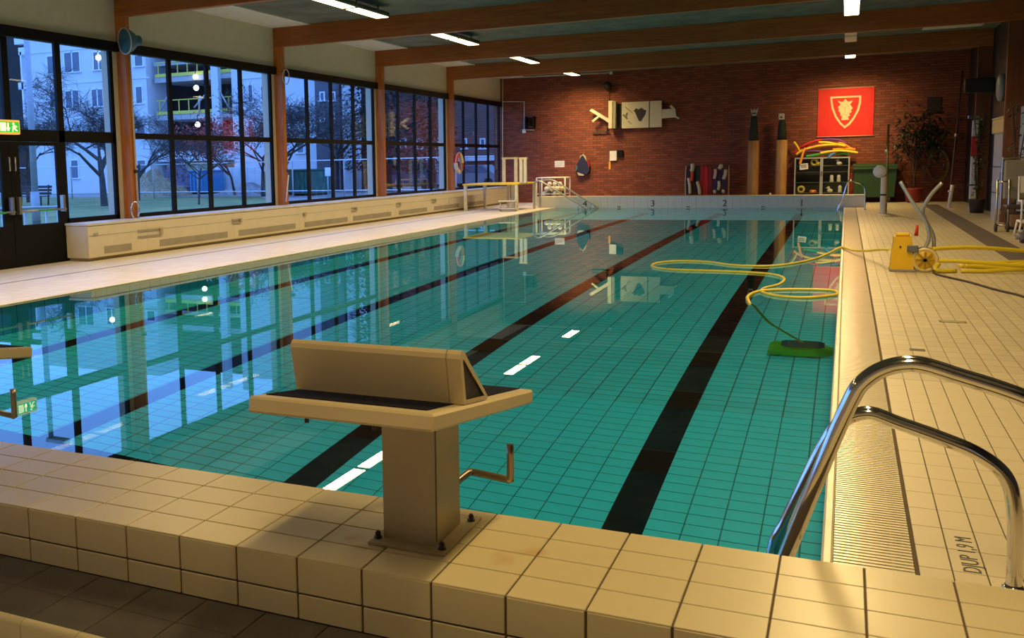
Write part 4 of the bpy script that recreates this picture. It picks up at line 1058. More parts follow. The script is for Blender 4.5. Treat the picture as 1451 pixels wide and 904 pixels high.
MB().tube([(.02 + .08 * cos(a), .0, .16 * sin(a)) for a in [2 * pi * i / 18 for i in range(18)]], .012, 6, closed=True).build('loop', tpole, t)
MB().tube([(-.075, .052, .12), (-.075, -.01, .12)], .014, 6).build('nail', dark_cap, t)

# exit sign above the door
A_ = on_x(-4, 172, XW + .12); B_ = on_x(29.5, 188, XW + .12)
t = thing('exit_sign', (XW + .12, (A_.y + B_.y) / 2, on_x(14, 180, XW + .12).z), 'lit green and yellow emergency exit sign above the double door', 'exit sign')
hw_ = abs(B_.y - A_.y) / 2
MB().bbox(-.10, 0, -hw_, hw_, -.105, .105, .012).build('housing', mat('sign_housing', (0.8, 0.5, 0.1), 0.5, emit=(1.0, 0.5, 0.05), es=.7), t)
MB().box(0, .003, -hw_ + .03, hw_ - .03, -.075, .075).build('face', mat('sign_green', (0.02, 0.3, 0.03), 0.4, emit=(0.03, 0.5, 0.04), es=1.0), t)
wt = mat('sign_white', (0.9, 0.9, 0.6), 0.4, emit=(1.0, 0.95, 0.4), es=1.8)
yy = hw_ - .12
b = MB().ball((.005, yy - .02, .05), .016, 8)
b.tube([(.005, yy, .03), (.005, yy, -.01)], .016, 6).tube([(.005, yy, .02), (.005, yy + .045, .005)], .008, 6).tube([(.005, yy, .02), (.005, yy - .04, .0)], .008, 6).tube([(.005, yy, -.01), (.005, yy + .02, -.04), (.005, yy + .05, -.055)], .009, 6).tube([(.005, yy, -.01), (.005, yy - .035, -.03), (.005, yy - .035, -.065)], .009, 6)
b.build('running_figure', wt, t)
b = MB().box(.003, .006, -.035, -.01, -.055, .06); b.add([(.006, -.06, -.01), (.006, .015, -.01), (.006, -.022, -.065)], [(0, 1, 2)]); b.build('arrow', wt, t)
MB().box(.003, .006, -hw_ + .05, -hw_ + .15, -.06, .06).build('doorway_mark', wt, t)

# ------------------------------------------------------------------ far left: yellow platform, ball cart, stair rails
yd0, yd1, xd0, xd1 = 27.25, 29.2, -10.45, -8.70
zp = on_y(745, 259.5, 27.3).z
t = thing('diving_platform', ((xd0 + xd1) / 2, (yd0 + yd1) / 2, 0), 'low platform with a yellow deck and cream guard frames at the pool corner', 'platform')
O_ = Vector(t.location)
yd_m = mat('yellow_deck', (0.80, 0.58, 0.03), 0.4); cr = mat('cream_tube_paint', (0.72, 0.68, 0.52), 0.4)
MB().bbox(xd0 - O_.x, xd1 - O_.x, yd0 - O_.y, yd1 - O_.y, zp - .05, zp, .01).build('deck', yd_m, t)
for x, y in ((xd0 + .06, yd0 + .1), (xd1 - .06, yd0 + .05), (xd0 + .06, yd1 - .1), (xd1 - .06, yd1 - .1), (xd1 - .45, yd0 + .9), (-9.6, yd1 - .1)):
    MB().bbox(x - .045 - O_.x, x + .045 - O_.x, y - .045 - O_.y, y + .045 - O_.y, 0, zp - .05, .006).build('leg', cr, t)
ztop = on_y(735, 224.5, 28.0).z
for pxs, Y in (((714, 731), 29.3), ((738.5, 744.5), 27.6)):
    x0_, x1_ = on_y(pxs[0], 240, Y).x - O_.x, on_y(pxs[1], 240, Y).x - O_.x
    zt2 = on_y(pxs[0], 224.5, Y).z
    for x in (x0_, x1_): MB().bbox(x - .045, x + .045, Y - .045 - O_.y, Y + .045 - O_.y, zp, zt2 - .03, .006).build('guard_post', cr, t)
    MB().bbox(x0_ - .06, x1_ + .06, Y - .05 - O_.y, Y + .05 - O_.y, zt2 - .03, zt2 + .03, .008).build('guard_top', mat('pale_yellow', (0.75, 0.65, 0.30), 0.4), t)
for za in (.10, .32): MB().bbox(xd1 - .5 - O_.x, xd1 + .02 - O_.x, yd0 - .35 - O_.y, yd0 - .05 - O_.y, za - .03, za, .006).build('step', cr, t)
for x in (xd1 - .48, xd1): MB().tube([(x - O_.x, yd0 - .2 - O_.y, 0), (x - O_.x, yd0 - .2 - O_.y, .30)], .02, 8).build('step_post', cr, t)

yk = 31.0
A_, B_ = on_y(764, 252, yk), on_y(804, 252, yk)
t = thing('ball_cart', ((A_.x + B_.x) / 2, yk, 0), 'white tubular cart holding pale float balls behind the end wall', 'cart')
hw = (B_.x - A_.x) / 2; zc2 = A_.z
for x in (-hw, hw):
    for y in (-.3, .3):
        MB().tube([(x, y, .0), (x, y, zc2)], .022, 8).build('upright', white_paint, t)
for y in (-.3, .3): MB().tube([(-hw, y, zc2), (hw, y, zc2)], .022, 8).build('top_rail', white_paint, t)
for x in (-hw, hw): MB().tube([(x, -.3, zc2), (x, .3, zc2)], .022, 8).build('side_rail', white_paint, t)
MB().bbox(-hw, hw, -.3, .3, .12, .15, .005).build('basket_floor', white_paint, t)
for z in (.25, .38):
    for y in (-.3, .3): MB().tube([(-hw, y, z), (hw, y, z)], .012, 6).build('basket_rail', white_paint, t)
rnd = random.Random(11)
fy = mat('float_yellow', (0.62, 0.55, 0.22), 0.5); fw_ = mat('float_white', (0.70, 0.68, 0.60), 0.5); fd = mat('float_dark', (0.10, 0.09, 0.10), 0.5)
for lev, z in enumerate((.15, .31, .47, .62)):
    for i in range(6 - lev):
        for j in range(2 if lev < 3 else 1):
            r_ = .078
            x = -hw + .12 + lev * .085 + i * .175; y = -.14 + j * .24 + (.06 if lev % 2 else 0)
            if x > hw - .09: continue
            m_ = rnd.choice((fw_, fw_, fy, fw_, fy, fw_, fd))
            b = MB().ball((0, 0, 0), r_, 12)
            f_ = b.build('float_ball', m_); f_.location = ((A_.x + B_.x) / 2 + x, yk + y, z + r_ + .001)
            tone = {'float_white': 'white', 'float_yellow': 'pale yellow', 'float_dark': 'dark'}[m_.name]
            tag(f_, '%s float ball heaped in the tubular cart' % tone, 'ball', '%s float balls in the cart' % tone)
def stair_rail(px0, py0, px1, py1, Y, lab):
    a_, b_ = on_y(px0, py0, Y), on_y(px1, py1, Y)
    a_.z = max(a_.z, .4)
    t_ = thing('stair_rail', (b_.x, Y, -.5), lab, 'handrail', 'stair handrails at the far pool corner')
    o2 = Vector(t_.location)
    s_ = a_ + Vector((-.45, 0, .0)); s_.x = max(s_.x, -8.60)
    pp = [Vector((s_.x, Y, .02 if s_.x < -8.3 else .02)), Vector((s_.x, Y, a_.z - .1)), s_ + Vector((.06, 0, 0)), a_, (a_ + b_) / 2, b_, b_ + Vector((.03, 0, -.08)), b_ + Vector((-.1, 0, -.14))]
    pp[0].z = .0
    MB().tube([p_ - o2 for p_ in smooth_path(pp, 4)], .024, 8).build('rail', gr, t_)
    MB().tube([Vector((b_.x - .02, Y, b_.z - .03)) - o2, Vector((b_.x - .02, Y, -1.2)) - o2], .02, 8).build('post', gr, t_)
    MB().tube([Vector((b_.x - .13 + .07 * cos(q), Y, b_.z - .0 + .07 * sin(q))) - o2 for q in [2 * pi * i / 16 for i in range(16)]], .014, 6, closed=True).build('end_ring', chrome, t_)
stair_rail(767, 257.5, 828, 294, 28.55, 'grey handrail slanting into the water in front, further from lane number four')
stair_rail(785, 256, 845, 292.5, 29.15, 'grey handrail slanting into the water close to the end wall')

# ------------------------------------------------------------------ right side
P_ = on_z(1250.5, 302)
t = thing('deck_shower', (P_.x, P_.y, 0), 'white shower post with a round plate and a thin brass pole on the deck', 'shower')
O_ = Vector(t.location); Y_ = P_.y
def dp(px, py): q = on_y(px, py, Y_) - O_; return (q.x, q.y, q.z)
wl = mat('grey_white_post', (0.60, 0.60, 0.58), 0.4)
MB().lathe([(.085, 0), (.085, .02), (.065, .03), (.062, dp(1251, 250)[2])], 16, Matrix.Translation((0, 0, 0))).build('post', wl, t)
zr = dp(1250, 277)[2]
MB().lathe([(.072, zr), (.072, zr + .04)], 14).build('clamp_ring', dark_cap, t)
q = dp(1246.5, 243)
MB().lathe([(.145, -.02), (.15, 0), (.145, .02)], 20, Matrix.Translation((q[0], -.08, q[2])) @ Matrix.Rotation(pi/2, 4, 'X')).build('round_plate', wl, t)
q0 = dp(1255, 300); q1 = dp(1259, 176)
br = mat('aged_brass', (0.35, 0.24, 0.08), 0.3, 0.8)
MB().tube([(q0[0], .0, .0), (q1[0], 0.0, q1[2])], .026, 8).build('pole', br, t)
q = dp(1257.5, 213)
MB().ball((q[0] - .01, -.03, q[2]), .05, 10, (1, 1, 1.6)).build('shower_valve', mat('polished_brass', (0.85, 0.7, 0.35), 0.2, 0.9), t)

P_ = on_z(1344, 294)
t = thing('slanted_stand', (P_.x, P_.y, 0), 'short white slanted stand on the deck before the dark corner', 'stand')
q = on_y(1350, 262, P_.y) - P_
MB().tube([(0, 0, 0), (q.x, 0, q.z)], [.045, .05], 10).build('post', white_paint, t)
MB().bbox(-.10, .10, -.08, .08, 0, .015, .003).build('foot', wl, t)
MB().bbox(q.x * .6 - .07, q.x * .6 + .02, -.05, .05, q.z * .68, q.z * .76, .008).build('grip', white_paint, t)

# white board with red cloth at the right post
Yr = 27.8
A_ = on_y(1380, 293, Yr)
t = thing('rescue_board', (A_.x, Yr, 0), 'tall white rescue board with a red strap leaning at the right post', 'board')
x0_, x1_ = on_y(1375, 240, Yr).x - A_.x, on_y(1384, 240, Yr).x - A_.x; zt2 = on_y(1380, 170, Yr).z
MB().bbox(x0_, x1_ + .02, -.02, .10, 0, zt2, .02).build('board', mat('cream_board2', (0.62, 0.58, 0.46), 0.4), t)
za, zb = on_y(1380, 222, Yr).z, on_y(1380, 193, Yr).z
MB().bbox(x0_ - .01, x1_ + .03, -.05, -.02, za, zb, .02).build('red_strap', mat('red_strap', (0.5, 0.012, 0.01), 0.6), t)
za = on_y(1380, 262, Yr).z
MB().tube([(x0_ - .05, -.04, za), (x1_ + .03, -.04, za)], .018, 8).build('strap', dark_cap, t)
MB().bbox(x0_ - .10, x0_ + .14, -.04, -.02, on_y(1375, 168, Yr).z, on_y(1375, 164, Yr).z, .004).build('chrome_bar', chrome, t)
# ladder-like pole leaning in the corner
A_, B_ = on_y(1352, 225, 31.5), on_y(1364, 100, 32.4)
A_ = on_y(1345, 284, 31.2); A_.z = 0.0
t = thing('long_pole', A_, 'long brown rescue pole leaning in the dark corner', 'pole')
MB().tube([(0, 0, 0.0), B_ - A_], .025, 8).build('shaft', mat('brown_pole', (0.10, 0.055, 0.025), 0.5), t)
MB().tube([(B_ - A_) * .50, (B_ - A_) * .53], .045, 8).build('sleeve', steel, t)
# dark loudspeaker on the post and round wall lamp
q = on_y(1388, 122, 27.85)
t = thing('wall_loudspeaker', (q.x, 27.80, q.z), 'black box loudspeaker mounted on the right timber post', 'loudspeaker')
MB().bbox(-.34, .28, -.32, -.06, -.17, .17, .02).build('cabinet', mat('black_speaker', (0.012, 0.012, 0.012), 0.6), t)
MB().bbox(-.31, .25, -.325, -.32, -.14, .14, .002).build('grille', mat('speaker_grille', (0.02, 0.02, 0.02), 0.8), t)
MB().bbox(-.05, .05, -.06, .148, -.05, .05, .01).build('bracket', dark_cap, t)
q = on_x(1418, 124, XR - .05)
t = thing('wall_disc_lamp', (XR - .001, q.y, q.z), 'round pale disc lamp on the dark side wall', 'lamp')
MB().lathe([(.30, 0), (.32, .04), (.30, .09), (.20, .12)], 24, Matrix.Rotation(-pi/2, 4, 'Y')).build('shade', mat('frosted_disc', (0.32, 0.32, 0.30), 0.4), t)
# yellow box on a white pillar, creeping plants, white panel
def right_box(name, px0, py0, px1, py1, X, depth, m_, lab, cat, zlow=None):
    a_, b_ = on_x(px0, py0, X), on_x(px1, py1, X)
    ya, yb = min(a_.y, b_.y), max(a_.y, b_.y)
    z1_ = max(a_.z, b_.z); z0_ = min(a_.z, b_.z) if zlow is None else zlow
    o_ = MB().bbox(0, depth, 0, yb - ya, 0, z1_ - z0_, .01).build(name, m_); o_.location = (X, ya, z0_)
    return tag(o_, lab, cat)
pil = right_box('white_pillar', 1409, 190, 1420, 255, 2.86, .12, mat('grey_pillar', (0.42, 0.43, 0.44), 0.5), 'grey white slim cupboard standing between the right posts', 'cupboard', 0.0)
ypil = pil.location.y; wpil = max(v.co.y for v in pil.data.vertices); hpil = max(v.co.z for v in pil.data.vertices)
for z in (.55, 1.1): MB().box(-.004, 0, .05, wpil - .05, z, z + .02).build('seam', dark_cap, pil)
MB().bbox(-.03, 0, wpil * .15, wpil * .2, .8, 1.0, .004).build('handle', steel, pil)
t = thing('yellow_waste_box', (2.92, ypil + wpil / 2, hpil + .001), 'pale yellow box on top of the slim cupboard', 'box')
MB().bbox(-.09, .13, -wpil * .62, wpil * .62, 0, .30, .02).build('body', mat('pale_yellow_box', (0.70, 0.52, 0.18), 0.5), t)
MB().bbox(-.10, .14, -wpil * .64, wpil * .64, .30, .335, .01).build('lid', mat('pale_yellow_box2', (0.72, 0.58, 0.25), 0.5), t)
def climber(px, y, n, lab, z0=0.0, z1=2.3, w_=.25):
    q = on_y(px, 250, y)
    t_ = thing('climbing_plant', (min(q.x, XR - .35), y, 0), lab, 'plant', 'climbing plants between the right posts')
    MB().lathe([(.14, 0), (.18, .30), (.19, .33), (.15, .33)], 14).build('pot', dark_cap, t_)
    r2 = random.Random(int(px)); b_ = MB(); s2 = MB()
    for k3 in range(4):
        s2.tube(smooth_path([(0, 0, .3), (r2.uniform(-.1, .1), r2.uniform(-.1, .1), z1 * .5), (r2.uniform(-.15, .15), r2.uniform(-.15, .15), z1)], 4), .01, 5)
    s2.build('stems', MATS['plant_stem'], t_)
    for k3 in range(n):
        ct = Vector((r2.uniform(-w_, w_) * .7, r2.uniform(-w_, w_), r2.uniform(.4, z1)))
        d = Vector((r2.uniform(-1, 1), r2.uniform(-1, 1), r2.uniform(-.8, .5))).normalized(); u = d.cross(Vector((0, 0, 1))).normalized(); L = r2.uniform(.06, .13)
        b_.add([ct, ct + d * L * .5 + u * L * .3, ct + d * L, ct + d * L * .5 - u * L * .3], [(0, 1, 2, 3)])
    f2 = b_.build('foliage', mat('variegated_leaf', (0.05, 0.07, 0.02), 0.5, var=.6, scale=9), t_, fix=False); f2['kind'] = 'stuff'
climber(1400, 26.6, 260, 'dark climbing plant with small leaves beside the slim cupboard', w_=.14)
climber(1446, 20.9, 140, 'leafy climbing plant beside the pale panel past the timber post')
right_box('room_divider', 1443, 152, 1462, 232, 3.08, .06, mat('pale_panel', (0.42, 0.43, 0.42), 0.5), 'tall pale divider standing against the dark side wall', 'divider', 0.0).location.y -= .34

# wheeled pool chair and white shower stool
Yc = 20.2
def cpt(px, py, Y=Yc): return on_y(px, py, Y)
A_ = on_z(1408, 326); 
t = thing('wheeled_chair', (2.62, 20.3, 0), 'grey wheeled pool chair with a tall padded back by the right posts', 'wheelchair')
O_ = Vector(t.location)
q0, q1 = cpt(1420, 283, 20.5), cpt(1462, 226, 20.5)
gb = mat('grey_padded_vinyl', (0.32, 0.28, 0.20), 0.5)
MB().bbox(q0.x - O_.x, 3.02 - O_.x, .15, .22, q0.z, q1.z, .03).build('backrest', gb, t)
MB().tube(smooth_path([(q0.x - .02 - O_.x, .18, .30), (q0.x - .02 - O_.x, .18, q1.z - .05), (q0.x + .03 - O_.x, .18, q1.z + .03), (3.04 - O_.x, .18, q1.z + .04)], 5), .016, 8).build('back_frame', steel, t)
zs = cpt(1430, 290, 20.3).z
MB().bbox(q0.x - O_.x, 3.02 - O_.x, -.32, .16, zs - .07, zs, .02).build('seat', mat('dark_seat', (0.06, 0.04, 0.03), 0.6), t)
for x in (q0.x - .12 - O_.x, q0.x + .06 - O_.x):
    MB().tube([(x, -.15, .08), (x, -.12, cpt(1405, 255).z)], .02, 8).build('front_post', steel, t)
MB().tube([(q0.x - .12 - O_.x, -.12, cpt(1405, 258).z), (q0.x + .06 - O_.x, -.12, cpt(1405, 258).z), (q0.x + .06 - O_.x, .16, cpt(1405, 258).z)], .02, 8).build('armrest', chrome, t)
MB().tube([(q0.x - .12 - O_.x, -.15, .12), (q0.x + .06 - O_.x, -.15, .12), (3.0 - O_.x, .1, .12)], .018, 8).build('base_rail', steel, t)
for x, y in ((q0.x - .12 - O_.x, -.15), (q0.x + .06 - O_.x, -.15), (2.98 - O_.x, .12)):
    MB().tube([(x - .02, y, .07), (x + .02, y, .07)], .07, 14).build('caster', dark_cap, t)
MB().bbox(.0, .26, -.30, -.02, .10, .32, .01).build('storage_box', mat('brown_box', (0.22, 0.12, 0.05), 0.6), t)
t = thing('shower_stool', (2.66, 18.9, 0), 'white plastic shower chair with tubular arms next to the wheeled chair', 'chair')
O_ = Vector(t.location)
zs = on_y(1440, 312, 18.9).z
MB().bbox(-.08, .34, -.22, .22, zs - .04, zs, .015).build('seat', white_paint, t)
for x in (-.06, .32):
    for y in (-.2, .2):
        MB().tube([(x, y, zs - .03), (x + (.02 if x > 0 else -.04), y * 1.15, 0)], .016, 8).build('leg', white_paint, t)
    za2 = on_y(1440, 250, 18.9).z
    MB().tube(smooth_path([(x, -.2, zs), (x, -.2, zs + .28), (x, -.1, zs + .33), (x, .15, zs + .33), (x, .2, za2)], 4), .016, 8).build('arm', white_paint, t)
MB().bbox(-.07, .33, .19, .215, za2 - .28, za2, .012).build('backrest', white_paint, t)
o_ = MB().bbox(2.66, 2.86, 18.75, 19.05, .001, .02, .004)
t = thing('pump_unit', (2.60, 17.75, 0), 'small grey pump with a foldable stand on the deck near the dark channel', 'pump')
MB().bbox(-.15, .05, -.12, .12, .04, .20, .03).build('body', mat('grey_pump', (0.14, 0.13, 0.13), 0.5), t)
MB().tube([(-.10, -.05, .10), (-.20, -.05, .10)], .05, 10).build('nozzle', mat('grey_pump2', (0.25, 0.24, 0.23), 0.5), t)
for x in (.08, .26): MB().tube([(x, -.15, 0), (x + .12, 0, .34)], .012, 6).build('stand_leg', dark_cap, t)
MB().box(-.13, .10, -.10, .10, .0, .04).build('foot', dark_cap, t)

# ------------------------------------------------------------------ outside the windows
ZG = -.15
lawn_m = mat('dusk_lawn', (0.17, 0.20, 0.06), 0.9, var=.3, scale=.5); asph = mat('pale_asphalt', (0.24, 0.23, 0.22), 0.85, var=.2, scale=.3)
g_ = struct(MB().box(-140, XW - .25, -40, 140, ZG - .3, ZG).build('outside_ground', lawn_m), 'dull green lawn outside the windows')
MB().box(-140, XW - 2, 46, 140, ZG, ZG + .02).build('paved_yard', asph, g_)
MB().prism([(-24, 38), (-11.6, 26), (-11.6, 46), (-30, 46)], ZG, ZG + .02, 'z').build('paved_yard', asph, g_)
YA = 58.0
def fx(px, py=200, Y=YA): q = on_y(px, py, Y); return q.x, q.z
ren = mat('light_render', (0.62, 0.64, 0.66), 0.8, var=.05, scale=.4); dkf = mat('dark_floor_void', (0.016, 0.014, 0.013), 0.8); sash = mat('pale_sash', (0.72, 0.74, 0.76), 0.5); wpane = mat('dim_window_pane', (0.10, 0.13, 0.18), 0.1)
conc = mat('raw_concrete', (0.40, 0.39, 0.38), 0.8); saf = mat('safety_yellow', (0.62, 0.55, 0.08), 0.6); beige = mat('beige_wall', (0.52, 0.46, 0.30), 0.8)
def building(name, px0, px1, ztop, lab, m_, wins, Y=YA, depth=2.5):
    x0_, x1_ = fx(px0, 200, Y)[0], fx(px1, 200, Y)[0]
    t_ = thing(name, ((x0_ + x1_) / 2, Y, ZG), lab, 'building')
    O2 = Vector(t_.location)
    MB().box(x0_ - O2.x, x1_ - O2.x, 0, depth, 0, ztop).build('wall', m_, t_)
    for a, b_, c, d in wins:
        xa_, za_ = fx(a, b_, Y); xb_, zb_ = fx(c, d, Y)
        xa_ -= O2.x; xb_ -= O2.x; za_ -= O2.z; zb_ -= O2.z
        wf = MB().box(xa_, xa_ + .09, -.06, .0, zb_, za_).box(xb_ - .09, xb_, -.06, 0, zb_, za_).box(xa_ + .09, xb_ - .09, -.06, 0, za_ - .09, za_).box(xa_ - .1, xb_ + .1, -.16, 0, zb_ - .08, zb_)
        if xb_ - xa_ > 1.0: wf.box((xa_ + xb_) / 2 - .05, (xa_ + xb_) / 2 + .05, -.06, 0, zb_, za_)
        w_ = wf.build('window', sash, t_)
        MB().box(xa_ + .09, xb_ - .09, -.03, -.002, zb_, za_ - .09).build('pane', wpane, w_)
    return t_, O2
bA, OA = building('apartment_building', 42, 211.5, 14.5, 'pale rendered apartment house seen through the windows beside the door', ren, ((66, 79, 78, 104), (90, 74, 115, 101), (131, 73, 149, 98), (70, 129, 81, 152), (190, 78, 204, 93), (191.5, 122, 203.5, 146), (193, 176, 207, 190), (129, 126, 148, 150), (92, 128, 114, 152), (100, 226, 113, 252), (194, 226, 209, 258)))
for py in (68, 116, 168): 
    z_ = fx(120, py)[1] - ZG; x0_, x1_ = fx(42)[0] - OA.x, fx(216)[0] - OA.x
    MB().box(x0_, x1_, -.05, 0, z_ - .08, z_ + .02).build('string_course', ren, bA)
bl_ = thing('wall_light', (fx(142, 82)[0], YA - .2, fx(142, 82)[1]), 'small lit lamp on the pale apartment house', 'lamp')
glow_m = mat('work_light_glow', (1, 1, 1), 0.3, emit=(0.9, 0.95, 1.0), es=6.0)
MB().ball((0, 0, 0), .22, 10).build('bulb', glow_m, bl_); MB().box(-.05, .05, .1, .2, -.05, .05).build('bracket', dkf, bl_)
# stair tower far left with pale frame
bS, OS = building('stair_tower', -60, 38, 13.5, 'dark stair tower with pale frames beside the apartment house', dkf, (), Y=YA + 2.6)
for a, b_, c, d in ((12, 66, 38, 74), (14, 72, 23, 180), (12, 116, 38, 124), (30, 60, 38, 180), (6, 52, 40, 58)):
    xa_, za_ = fx(a, b_); xb_, zb_ = fx(c, d)
    MB().box(xa_ - OS.x, xb_ - OS.x, -1.6, -1.0, zb_ - ZG, za_ - ZG).build('frame_member', sash, bS)
for k2 in range(9):
    xa_, za_ = fx(24, 68 + 10 * k2); xb_, _ = fx(40, 68)
    MB().box(xa_ - OS.x, xb_ - OS.x, -1.0, -.9, za_ - ZG - .12, za_ - ZG + .12).build('railing_slat', saf if k2 == 4 else sash, bS)
# building under construction
x0_, x1_ = fx(217)[0], fx(342)[0]
bC = thing('building_shell', ((x0_ + x1_) / 2, YA + .6, ZG), 'open concrete building shell with yellow guard rails under construction', 'building')
OC = Vector(bC.location)
MB().box(x0_ - OC.x - 7, x1_ - OC.x, 4, 4.3, 0, 15).build('back_wall', dkf, bC)  # near-black colour stands in for shade between the open concrete floors
MB().box(x0_ - OC.x, x1_ - OC.x, .9, 1.1, 0, fx(250, 217)[1] - ZG).build('ground_wall', beige, bC)
for py, th in ((84, .3), (106, .42), (160.5, .42), (213, .8), (60, .4)):
    z_ = fx(255, py)[1] - ZG
    sl_ = MB().box(x0_ - OC.x, x1_ - OC.x, -.1, 4, z_ - th, z_).build('floor_slab', conc if py != 213 else sash, bC)
    if py in (106, 160.5):
        MB().box(x0_ - OC.x + .1, x1_ - OC.x - .1, -.16, -.1, z_ - .02, z_ + .22).build('toe_board', saf, sl_)
        MB().box(x0_ - OC.x + .1, x1_ - OC.x - .1, -.14, -.08, z_ + 1.0, z_ + 1.07).build('guard_rail', saf, sl_)
        for i in range(9):
            x = x0_ - OC.x + .4 + i * (x1_ - x0_ - .8) / 8
            MB().box(x - .03, x + .03, -.14, -.08, z_, z_ + 1.05).build('rail_post', saf, sl_)
for a, c in ((299, 309), (328, 340)):
    xa_, xb_ = fx(a, 150)[0], fx(c, 150)[0]
    MB().box(xa_ - OC.x, xb_ - OC.x, -.5, -.1, 0, 15).build('pillar', ren, bC)
for (a, b_), (c, d) in (((271, 152), (291, 129)), ((224, 155), (236, 130)), ((306, 127), (325, 160)), ((278, 160), (279, 135))):
    xa_, za_ = fx(a, b_); xb_, zb_ = fx(c, d)
    MB().tube([(xa_ - OC.x, -.25, za_ - ZG), (xb_ - OC.x, -.25, zb_ - ZG)], .06, 6).build('brace', conc, bC)
for k2, (a, b_, lab) in enumerate(((277, 109, 'uppermost lit work lamp hung in the building shell'), (278, 124.5, 'second lit work lamp below the upper slab of the shell'), (280, 176.5, 'lowest lit work lamp hung in the building shell'))):
    xa_, za_ = fx(a, b_, YA + .1)
    wl_ = thing('work_lamp', (xa_, YA + .1, za_), lab, 'lamp', 'work lamps in the building shell')
    MB().ball((0, 0, 0), .2, 10).build('bulb', glow_m, wl_)
    MB().tube([(0, 0, .18), (0, 0, .7)], .03, 6).build('cable', dkf, wl_)
bR, OR = building('rendered_house', 343, 452, 14, 'pale rendered house with narrow windows behind the bare trees', ren, ((351, 119, 360, 144), (369, 121, 376, 142), (351, 170, 360, 194), (369, 172, 376, 195), (420, 150, 432, 172), (420, 196, 432, 216)))
for py in (108, 158): MB().box(fx(343)[0] - OR.x, fx(452)[0] - OR.x, -.05, 0, fx(380, py)[1] - ZG - .08, fx(380, py)[1] - ZG).build('string_course', ren, bR)
tw_m = mat('dark_tower_cladding', (0.10, 0.10, 0.12), 0.7)
bT, OT = building('dark_tower', 448, 482, 17, 'dark clad tower block behind the trees', tw_m, ((453, 130, 461, 142), (453, 158, 461, 172), (468, 130, 476, 142), (468, 160, 476, 174)), Y=YA - 1)
bW, OW = building('pale_stair_shaft', 486, 500, 16, 'narrow pale stair shaft beside the dark tower', ren, ((489, 140, 495, 150), (489, 170, 495, 180)), Y=YA - 1)
brick2 = tile_grid_mat('far_dark_brick', (0.16, 0.085, 0.07), (0.10, 0.06, 0.05), .5, .16, 0, 0, gap=.012, rough=.85, axes='XZ', offset=.5, bump=0, var=.15)
bB, OB = building('brick_building', 505, 760, 13, 'dark brick building behind the far windows', brick2, ((566, 196, 576, 210), (590, 196, 600, 210), (612, 196, 622, 210), (655, 196, 662, 210), (680, 196, 688, 210)), Y=66, depth=4)
for py in (225,):
    z_ = fx(600, py, 66)[1] - ZG
    MB().box(fx(505, 200, 66)[0] - OB.x, fx(760, 200, 66)[0] - OB.x, -1.2, 0, z_ - .25, z_).build('canopy', sash, bB)
# fence
fe = thing('mesh_fence', (-45, 44, ZG), 'thin site fence of pale posts and rails before the buildings', 'fence')
zf = fx(250, 232.5, 44)[1] - ZG
for i in range(20):
    MB().tube([(-28 + 3.1 * i, 0, 0), (-28 + 3.1 * i, 0, zf)], .04, 6).build('post', conc, fe)
for z in (zf, .35): MB().tube([(-28, 0, z), (31, 0, z)], .03, 6).build('rail', sash, fe)
# lamp post, railing and bench by the door
b0 = on_z(52, 317, ZG)
lpst = thing('street_lamp_post', b0, 'grey lamp post standing outside the exit door', 'lamp post')
tp = on_y(38, 55, b0.y) - b0
MB().tube([(0, 0, 0), (tp.x, 0, tp.z + 1.5)], [.11, .08], 10).build('shaft', mat('galvanised_post', (0.34, 0.36, 0.40), 0.5, 0.3), lpst)
MB().tube([(0, 0, 0), (0, 0, 1.0)], .13, 10).build('base_sleeve', MATS['galvanised_post'], lpst)
MB().bbox(tp.x - .1, tp.x + .7, -.15, .15, tp.z + 1.45, tp.z + 1.6, .03).build('lantern', sash, lpst)
rl_ = thing('ramp_railing', (-13.0, 11.5, ZG), 'pale tubular railing just outside the exit door', 'railing')
q0, q1 = on_x(-6, 297, -13.0), on_x(82, 293.5, -13.0)
MB().tube(smooth_path([(0, q0.y - 11.5, q0.z - ZG), (0, q1.y - 11.6, q1.z - ZG), (0, q1.y - 11.5, q1.z - ZG - .08), (0, q1.y - 11.5, 0)], 3), .03, 8).build('handrail', sash, rl_)
for f in (.1, .45, .8): MB().tube([(0, q0.y - 11.5 + f * (q1.y - q0.y), 0), (0, q0.y - 11.5 + f * (q1.y - q0.y), q0.z - ZG)], .025, 8).build('post', sash, rl_)
bp_ = on_z(44, 291, ZG)
be = thing('park_bench', bp_, 'dark park bench on the lawn outside the exit door', 'bench')
bm_ = mat('dark_bench_wood', (0.04, 0.03, 0.03), 0.7)
for k2 in range(3): MB().bbox(-1.1, 1.1, -.25 + k2 * .17, -.12 + k2 * .17, .42, .46, .01).build('seat_slat', bm_, be)
for k2 in range(3): MB().bbox(-1.1, 1.1, .27 + k2 * .03, .31 + k2 * .03, .52 + k2 * .16, .64 + k2 * .16, .01).build('back_slat', bm_, be)
for x in (-.9, .9):
    MB().bbox(x - .04, x + .04, -.25, -.19, 0, .42, .01).build('leg', bm_, be)
    MB().tube([(x, .25, 0), (x, .33, 1.0)], .04, 6).build('leg', bm_, be)
